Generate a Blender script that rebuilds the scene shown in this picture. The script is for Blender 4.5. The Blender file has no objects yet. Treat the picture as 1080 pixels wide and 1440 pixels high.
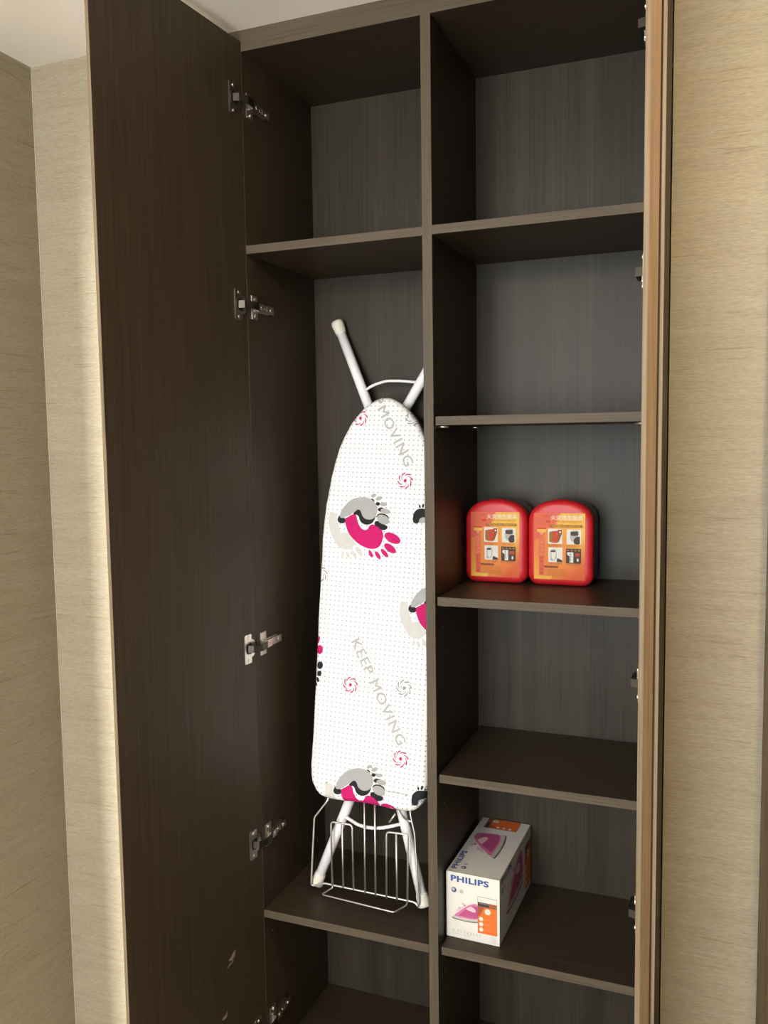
import bpy, bmesh, math, random
from mathutils import Vector, Matrix
random.seed(7)
SC = bpy.context.scene
COL = SC.collection
Z0 = 1.42                                   # eye height above the floor

# ------------------------------------------------------------------ camera
def make_camera():
    yaw, pitch, roll = math.radians(21.5255), math.radians(4.8582), math.radians(-0.7949)
    fwd = Vector((-math.sin(yaw) * math.cos(pitch), math.cos(yaw) * math.cos(pitch), -math.sin(pitch)))
    right = Vector((math.cos(yaw), math.sin(yaw), 0))
    up = right.cross(fwd)
    rr = math.cos(roll) * right + math.sin(roll) * up
    uu = -math.sin(roll) * right + math.cos(roll) * up
    cam = bpy.data.cameras.new('camera')
    cam.sensor_fit = 'VERTICAL'; cam.sensor_height = 36.0; cam.lens = 1205.28 / 1440 * 36
    cam.clip_start = 0.01
    o = bpy.data.objects.new('camera', cam); COL.objects.link(o)
    o.matrix_world = Matrix(((rr.x, uu.x, -fwd.x, 0.4934), (rr.y, uu.y, -fwd.y, -1.45), (rr.z, uu.z, -fwd.z, Z0), (0, 0, 0, 1)))
    SC.camera = o
make_camera()

# ------------------------------------------------------------------ world, light, exposure
W = bpy.data.worlds.new('world'); SC.world = W; W.use_nodes = True
W.node_tree.nodes['Background'].inputs[0].default_value = (0.80, 0.90, 1.0, 1)
W.node_tree.nodes['Background'].inputs[1].default_value = 1.0
SC.view_settings.view_transform = 'Standard'; SC.view_settings.look = 'None'
SC.view_settings.gamma = 1.0; SC.view_settings.use_curve_mapping = False
SC.view_settings.exposure = 0.0

def area(name, loc, aim, sx, sy, power, color, spread=180):
    l = bpy.data.lights.new(name, 'AREA'); l.shape = 'RECTANGLE'; l.size = sx; l.size_y = sy
    l.energy = power; l.color = color; l.spread = math.radians(spread)
    o = bpy.data.objects.new(name, l); COL.objects.link(o)
    o.location = loc
    o.rotation_euler = (Vector(aim) - Vector(loc)).to_track_quat('-Z', 'Y').to_euler()
    return o
# daylight for the cabinet, through an invented window behind the camera
area('added_window_daylight', (-0.28, -3.28, 1.35), (-0.28, 0, 1.35), 1.6, 1.5, 104, (0.92, 0.975, 1.0))
# invented side-room daylight, brightening the wall strip through the left doorway
area('added_side_daylight', (-1.40, -3.28, 0.98), (-0.60, 0, 0.98), 0.36, 1.36, 270, (1.0, 0.98, 0.94))
# warm globe lamps, invented to light the room and ceiling; their glass globes (built with the lamps below) give the light: place, power in watts
ADDED_LAMPS = [((1.05, -0.85, 2.04), 25), ((-0.3, -2.2, 2.04), 34)]
LAMP_COLOR = (1.0, 0.81, 0.58)

# ------------------------------------------------------------------ helpers
def tag(o, label=None, cat=None, group=None, kind=None):
    for k, v in (('label', label), ('category', cat), ('group', group), ('kind', kind)):
        if v: o[k] = v
    return o
def empty(name, loc=(0, 0, 0), mat=None):
    o = bpy.data.objects.new(name, None); COL.objects.link(o); o.empty_display_size = 0.05
    if mat is not None: o.matrix_world = mat
    else: o.location = loc
    return o
class MB:
    """collects faces with material slots, in the local frame of the object it becomes"""
    def __init__(s): s.bm = bmesh.new(); s.mats = []; s.uv = s.bm.loops.layers.uv.new('UVMap')
    def slot(s, m):
        if m not in s.mats: s.mats.append(m)
        return s.mats.index(m)
    def box(s, x0, x1, y0, y1, z0, z1, m, bevel=0.0):
        r = bmesh.ops.create_cube(s.bm, size=1.0)
        vs = r['verts']
        for v in vs:
            v.co = Vector((x0 + (v.co.x + .5) * (x1 - x0), y0 + (v.co.y + .5) * (y1 - y0), z0 + (v.co.z + .5) * (z1 - z0)))
        fs = set(f for v in vs for f in v.link_faces)
        if bevel:
            es = list(set(e for v in vs for e in v.link_edges))
            q = bmesh.ops.bevel(s.bm, geom=es, offset=bevel, segments=2, profile=0.7, affect='EDGES')
            fs = set(f for f in fs if f.is_valid) | set(q['faces'])
        k = s.slot(m)
        for f in fs: f.material_index = k
        return s
    def prism(s, pts, n0, n1, m, frame=None, side=None):
        """polygon pts (a, b) extruded along the third axis of frame(a, b, n)"""
        fr = frame or (lambda a, b, n: Vector((a, b, n)))
        A = [s.bm.verts.new(fr(a, b, n0)) for a, b in pts]; B = [s.bm.verts.new(fr(a, b, n1)) for a, b in pts]
        k = s.slot(m); ks = s.slot(side) if side else k
        f = s.bm.faces.new(A[::-1]); f.material_index = k
        f = s.bm.faces.new(B); f.material_index = k
        for i in range(len(pts)):
            j = (i + 1) % len(pts)
            f = s.bm.faces.new((A[i], A[j], B[j], B[i])); f.material_index = ks[i] if isinstance(ks, list) else ks
        return s
    def poly(s, vs, m):
        f = s.bm.faces.new([s.bm.verts.new(Vector(v)) for v in vs]); f.material_index = s.slot(m); return f
    def tube(s, pts, r, m, n=10, closed=False, cap=True, radii=None):
        pts = [Vector(p) for p in pts]; N = len(pts); rings = []; prev = None
        for i, p in enumerate(pts):
            a = pts[i - 1] if (i > 0 or closed) else p
            b = pts[(i + 1) % N] if (i < N - 1 or closed) else p
            t = (b - a).normalized()
            if prev is None:
                u = t.cross(Vector((0.3, 0.5, 0.81))).normalized()
            else:
                u = (prev - t * prev.dot(t)).normalized()
            prev = u; w = t.cross(u); rr = radii[i] if radii else r
            rings.append([s.bm.verts.new(p + (u * math.cos(2 * math.pi * q / n) + w * math.sin(2 * math.pi * q / n)) * rr) for q in range(n)])
        k = s.slot(m)
        for i in range(N if closed else N - 1):
            A, B = rings[i], rings[(i + 1) % N]
            for q in range(n):
                f = s.bm.faces.new((A[q], A[(q + 1) % n], B[(q + 1) % n], B[q])); f.material_index = k; f.smooth = True
        if cap and not closed:
            f = s.bm.faces.new(rings[0][::-1]); f.material_index = k
            f = s.bm.faces.new(rings[-1]); f.material_index = k
        return s
    def loft(s, rings, m, cap0=True, cap1=True, smooth=True, matfn=None):
        R = [[s.bm.verts.new(Vector(p)) for p in ring] for ring in rings]; k = s.slot(m); n = len(R[0])
        for i in range(len(R) - 1):
            for q in range(n):
                f = s.bm.faces.new((R[i][q], R[i][(q + 1) % n], R[i + 1][(q + 1) % n], R[i + 1][q]))
                f.material_index = s.slot(matfn(i)) if matfn else k; f.smooth = smooth
        if cap0: f = s.bm.faces.new(R[0][::-1]); f.material_index = k
        if cap1: f = s.bm.faces.new(R[-1]); f.material_index = k
        return s
    def build(s, name, parent=None, loc=None, recalc=True, smooth_angle=None):
        if recalc: bmesh.ops.recalc_face_normals(s.bm, faces=s.bm.faces)
        me = bpy.data.meshes.new(name); s.bm.to_mesh(me); s.bm.free()
        for m in s.mats: me.materials.append(m)
        if smooth_angle:
            for p in me.polygons: p.use_smooth = True
            me.set_sharp_from_angle(angle=math.radians(smooth_angle))
        o = bpy.data.objects.new(name, me); COL.objects.link(o)
        if parent: o.parent = parent
        if loc: o.location = loc
        return o
def fillet(pts, r, n=4):
    """round the corners of an open polyline"""
    pts = [Vector(p) for p in pts]; out = [pts[0]]
    for i in range(1, len(pts) - 1):
        p = pts[i]; a = pts[i - 1] - p; b = pts[i + 1] - p
        d = min(r, a.length * .45, b.length * .45)
        A = p + a.normalized() * d; B = p + b.normalized() * d
        for k in range(n + 1):
            t = k / n; out.append(A * (1 - t) ** 2 + p * 2 * t * (1 - t) + B * t * t)
    out.append(pts[-1]); return out
def smooth_loop(pts, n=4):
    """closed Catmull-Rom through 2D points"""
    out = []; N = len(pts)
    for i in range(N):
        p0, p1, p2, p3 = pts[i - 1], pts[i], pts[(i + 1) % N], pts[(i + 2) % N]
        for k in range(n):
            t = k / n
            out.append(tuple(0.5 * (2 * p1[c] + (p2[c] - p0[c]) * t + (2 * p0[c] - 5 * p1[c] + 4 * p2[c] - p3[c]) * t * t + (3 * p1[c] - p0[c] - 3 * p2[c] + p3[c]) * t ** 3) for c in (0, 1)))
    return out

# ------------------------------------------------------------------ materials
class NT:
    def __init__(s, name):
        s.m = bpy.data.materials.new(name); s.m.use_nodes = True; s.t = s.m.node_tree
        s.b = s.t.nodes['Principled BSDF']
    def n(s, kind, **kw):
        x = s.t.nodes.new(kind)
        for k, v in kw.items():
            if k.startswith('i_'): x.inputs[int(k[2:])].default_value = v
            else: setattr(x, k, v)
        return x
    def l(s, a, b): s.t.links.new(a, b)
    def noise(s, scale3, detail=3.0, rough=0.55, src='Object', scale=1.0):
        tc = s.n('ShaderNodeTexCoord'); mp = s.n('ShaderNodeMapping'); mp.inputs['Scale'].default_value = scale3
        nz = s.n('ShaderNodeTexNoise'); nz.inputs['Scale'].default_value = scale
        nz.inputs['Detail'].default_value = detail; nz.inputs['Roughness'].default_value = rough
        s.l(tc.outputs[src], mp.inputs['Vector']); s.l(mp.outputs[0], nz.inputs['Vector'])
        return nz.outputs['Fac']
    def ramp(s, fac, stops):
        r = s.n('ShaderNodeValToRGB'); e = r.color_ramp.elements
        while len(e) < len(stops): e.new(0.5)
        for q, (p, c) in zip(e, stops): q.position = p; q.color = (*c, 1)
        s.l(fac, r.inputs[0]); return r.outputs[0]
    def mix(s, a, b, fac, mode='MIX'):
        x = s.n('ShaderNodeMix', data_type='RGBA', blend_type=mode)
        for sock, v in ((x.inputs[0], fac), (x.inputs[6], a), (x.inputs[7], b)):
            if hasattr(v, 'is_output'): s.l(v, sock)
            else: sock.default_value = v if isinstance(v, float) else (*v, 1)
        return x.outputs[2]
    def bump(s, h, strength, dist=0.001):
        b = s.n('ShaderNodeBump'); b.inputs['Strength'].default_value = strength; b.inputs['Distance'].default_value = dist
        s.l(h, b.inputs['Height']); s.l(b.outputs[0], s.b.inputs['Normal'])
    def set(s, col=None, rough=None, metal=None, spec=None):
        for k, v in (('Base Color', col), ('Roughness', rough), ('Metallic', metal), ('Specular IOR Level', spec)):
            if v is None: continue
            if hasattr(v, 'is_output'): s.l(v, s.b.inputs[k])
            else: s.b.inputs[k].default_value = (*v, 1) if isinstance(v, tuple) else v
        return s.m
def srgb(r, g, b):
    f = lambda c: c / 12.92 if c <= 0.04045 else ((c + 0.055) / 1.055) ** 2.4
    return tuple(f(c / 255) for c in (r, g, b))
def plain(name, col, rough=0.5, metal=0.0, spec=0.5, var=0.06, scale=(60, 60, 60)):
    t = NT(name); f = t.noise(scale, 2.0)
    c = t.ramp(f, [(0.25, tuple(x * (1 - var) for x in col)), (0.75, tuple(min(1, x * (1 + var)) for x in col))])
    return t.set(c, rough, metal, spec)
def laminate(name, dark, light, axis, rough=0.45, bands=0.0, spec=0.2):
    """dark wood laminate with fine grain running along axis"""
    t = NT(name)
    sc = lambda a, b: tuple(b if k == axis else a for k in range(3))
    f1 = t.noise(sc(140, 3.0), 4.0, 0.6); f2 = t.noise(sc(700, 6.0), 2.0, 0.5)
    c = t.ramp(f1, [(0.3, dark), (0.7, light)])
    c = t.mix(c, t.ramp(f2, [(0.35, tuple(x * .62 for x in dark)), (0.6, light)]), 0.45)
    if bands:
        fb = t.noise(sc(9, 0.15), 1.0, 0.4)
        c = t.mix(c, t.ramp(fb, [(0.40, (.70, .71, .73)), (0.47, (1.0, .99, .97)), (0.54, (.95, .94, .92)), (0.60, (.78, .79, .80))]), bands, 'MULTIPLY')
    t.bump(f2, 0.05 if bands else 0.12, 0.0006)
    return t.set(c, rough, 0.0, spec)
WD, WL = (0.029, 0.0205, 0.0125), (0.050, 0.037, 0.0235)
M_WOOD_Z = laminate('dark_laminate_vertical', WD, WL, 2)
M_WOOD_X = laminate('dark_laminate_horizontal', WD, WL, 0)
M_BACK = laminate('dark_laminate_back', (0.033, 0.0265, 0.0185), (0.050, 0.041, 0.029), 2, 0.42, 0.9, 0.21)
M_EDGE_Z = laminate('edge_band_vertical', (0.070, 0.054, 0.036), (0.104, 0.082, 0.056), 2, 0.5)
M_EDGE_X = laminate('edge_band_horizontal', (0.070, 0.054, 0.036), (0.104, 0.082, 0.056), 0, 0.5)
M_TAN = laminate('tan_wood_edge', (0.165, 0.108, 0.058), (0.225, 0.152, 0.088), 2, 0.5)
M_EDGE_DOOR_LIT = laminate('door_edge_band_lit', (0.155, 0.118, 0.078), (0.22, 0.17, 0.118), 2, 0.5)  # same edge band, paler and tanner to imitate the nearby lamp's light
M_TAN_DARK = laminate('tan_wood_groove', (0.11, 0.068, 0.033), (0.15, 0.094, 0.048), 2, 0.6)
def wallpaper(name, base):
    t = NT(name)
    f1 = t.noise((16, 16, 420), 3.0, 0.6); f2 = t.noise((95, 95, 1300), 3.0, 0.6); f3 = t.noise((3, 3, 45), 2.0, 0.5); f4 = t.noise((9, 9, 260), 1.0, 0.4)
    k = lambda q: tuple(x * q for x in base)
    c = t.ramp(f1, [(0.32, k(.82)), (0.5, base), (0.68, k(1.13))])
    c = t.mix(c, t.ramp(f2, [(0.3, k(.66)), (0.7, k(1.27))]), 0.65)
    c = t.mix(c, t.ramp(f3, [(0.35, (.94, .92, .90)), (0.65, (1.0, 1.0, 1.0))]), 1.0, 'MULTIPLY')
    c = t.mix(c, t.ramp(f4, [(0.25, (.82, .79, .74)), (0.33, (1.0, 1.0, 1.0))]), 1.0, 'MULTIPLY')
    t.bump(t.mix(f1, f2, 0.5), 0.5, 0.0012)
    return t.set(c, 0.55, 0.0, 0.3)
M_WALL = wallpaper('grasscloth_wallpaper', (0.345, 0.302, 0.216))
M_CEIL = plain('ceiling_paint', (0.90, 0.86, 0.81), 0.8, 0, 0.2, 0.02, (8, 8, 8))
M_LIT_CORNER = plain('lit_wallpaper_edge', (0.46, 0.41, 0.30), 0.6)  # paler wallpaper tone standing in for light on the paper's edge
M_FLOOR = laminate('floor_boards', (0.55, 0.46, 0.36), (0.66, 0.57, 0.46), 1, 0.4)
M_CASE = laminate('casing_laminate', (0.055, 0.038, 0.020), (0.082, 0.060, 0.033), 2, 0.5)
M_NICKEL = plain('nickel', (0.68, 0.63, 0.56), 0.30, 1.0, 0.5, 0.05)
M_ARM = plain('dark_nickel', (0.085, 0.078, 0.066), 0.45, 1.0, 0.5, 0.05)
M_CHROME = plain('chromed_wire', (0.86, 0.85, 0.82), 0.42, 1.0, 0.5, 0.03)
M_RECESS_SHADE = plain('hinge_recess_shade', (0.006, 0.006, 0.006), 0.5)  # black slabs standing in for the shade inside the hinge recesses
M_WHITE = plain('white_powder_coat', (0.90, 0.90, 0.92), 0.28, 0, 0.5, 0.01)
M_CAP = plain('ivory_rubber', (0.74, 0.71, 0.62), 0.5, 0, 0.4, 0.03)
M_SCUFF = plain('scuffed_laminate', (0.20, 0.165, 0.125), 0.6)
M_HOLE = plain('pin_hole_plug', (0.11, 0.085, 0.065), 0.5)
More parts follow.
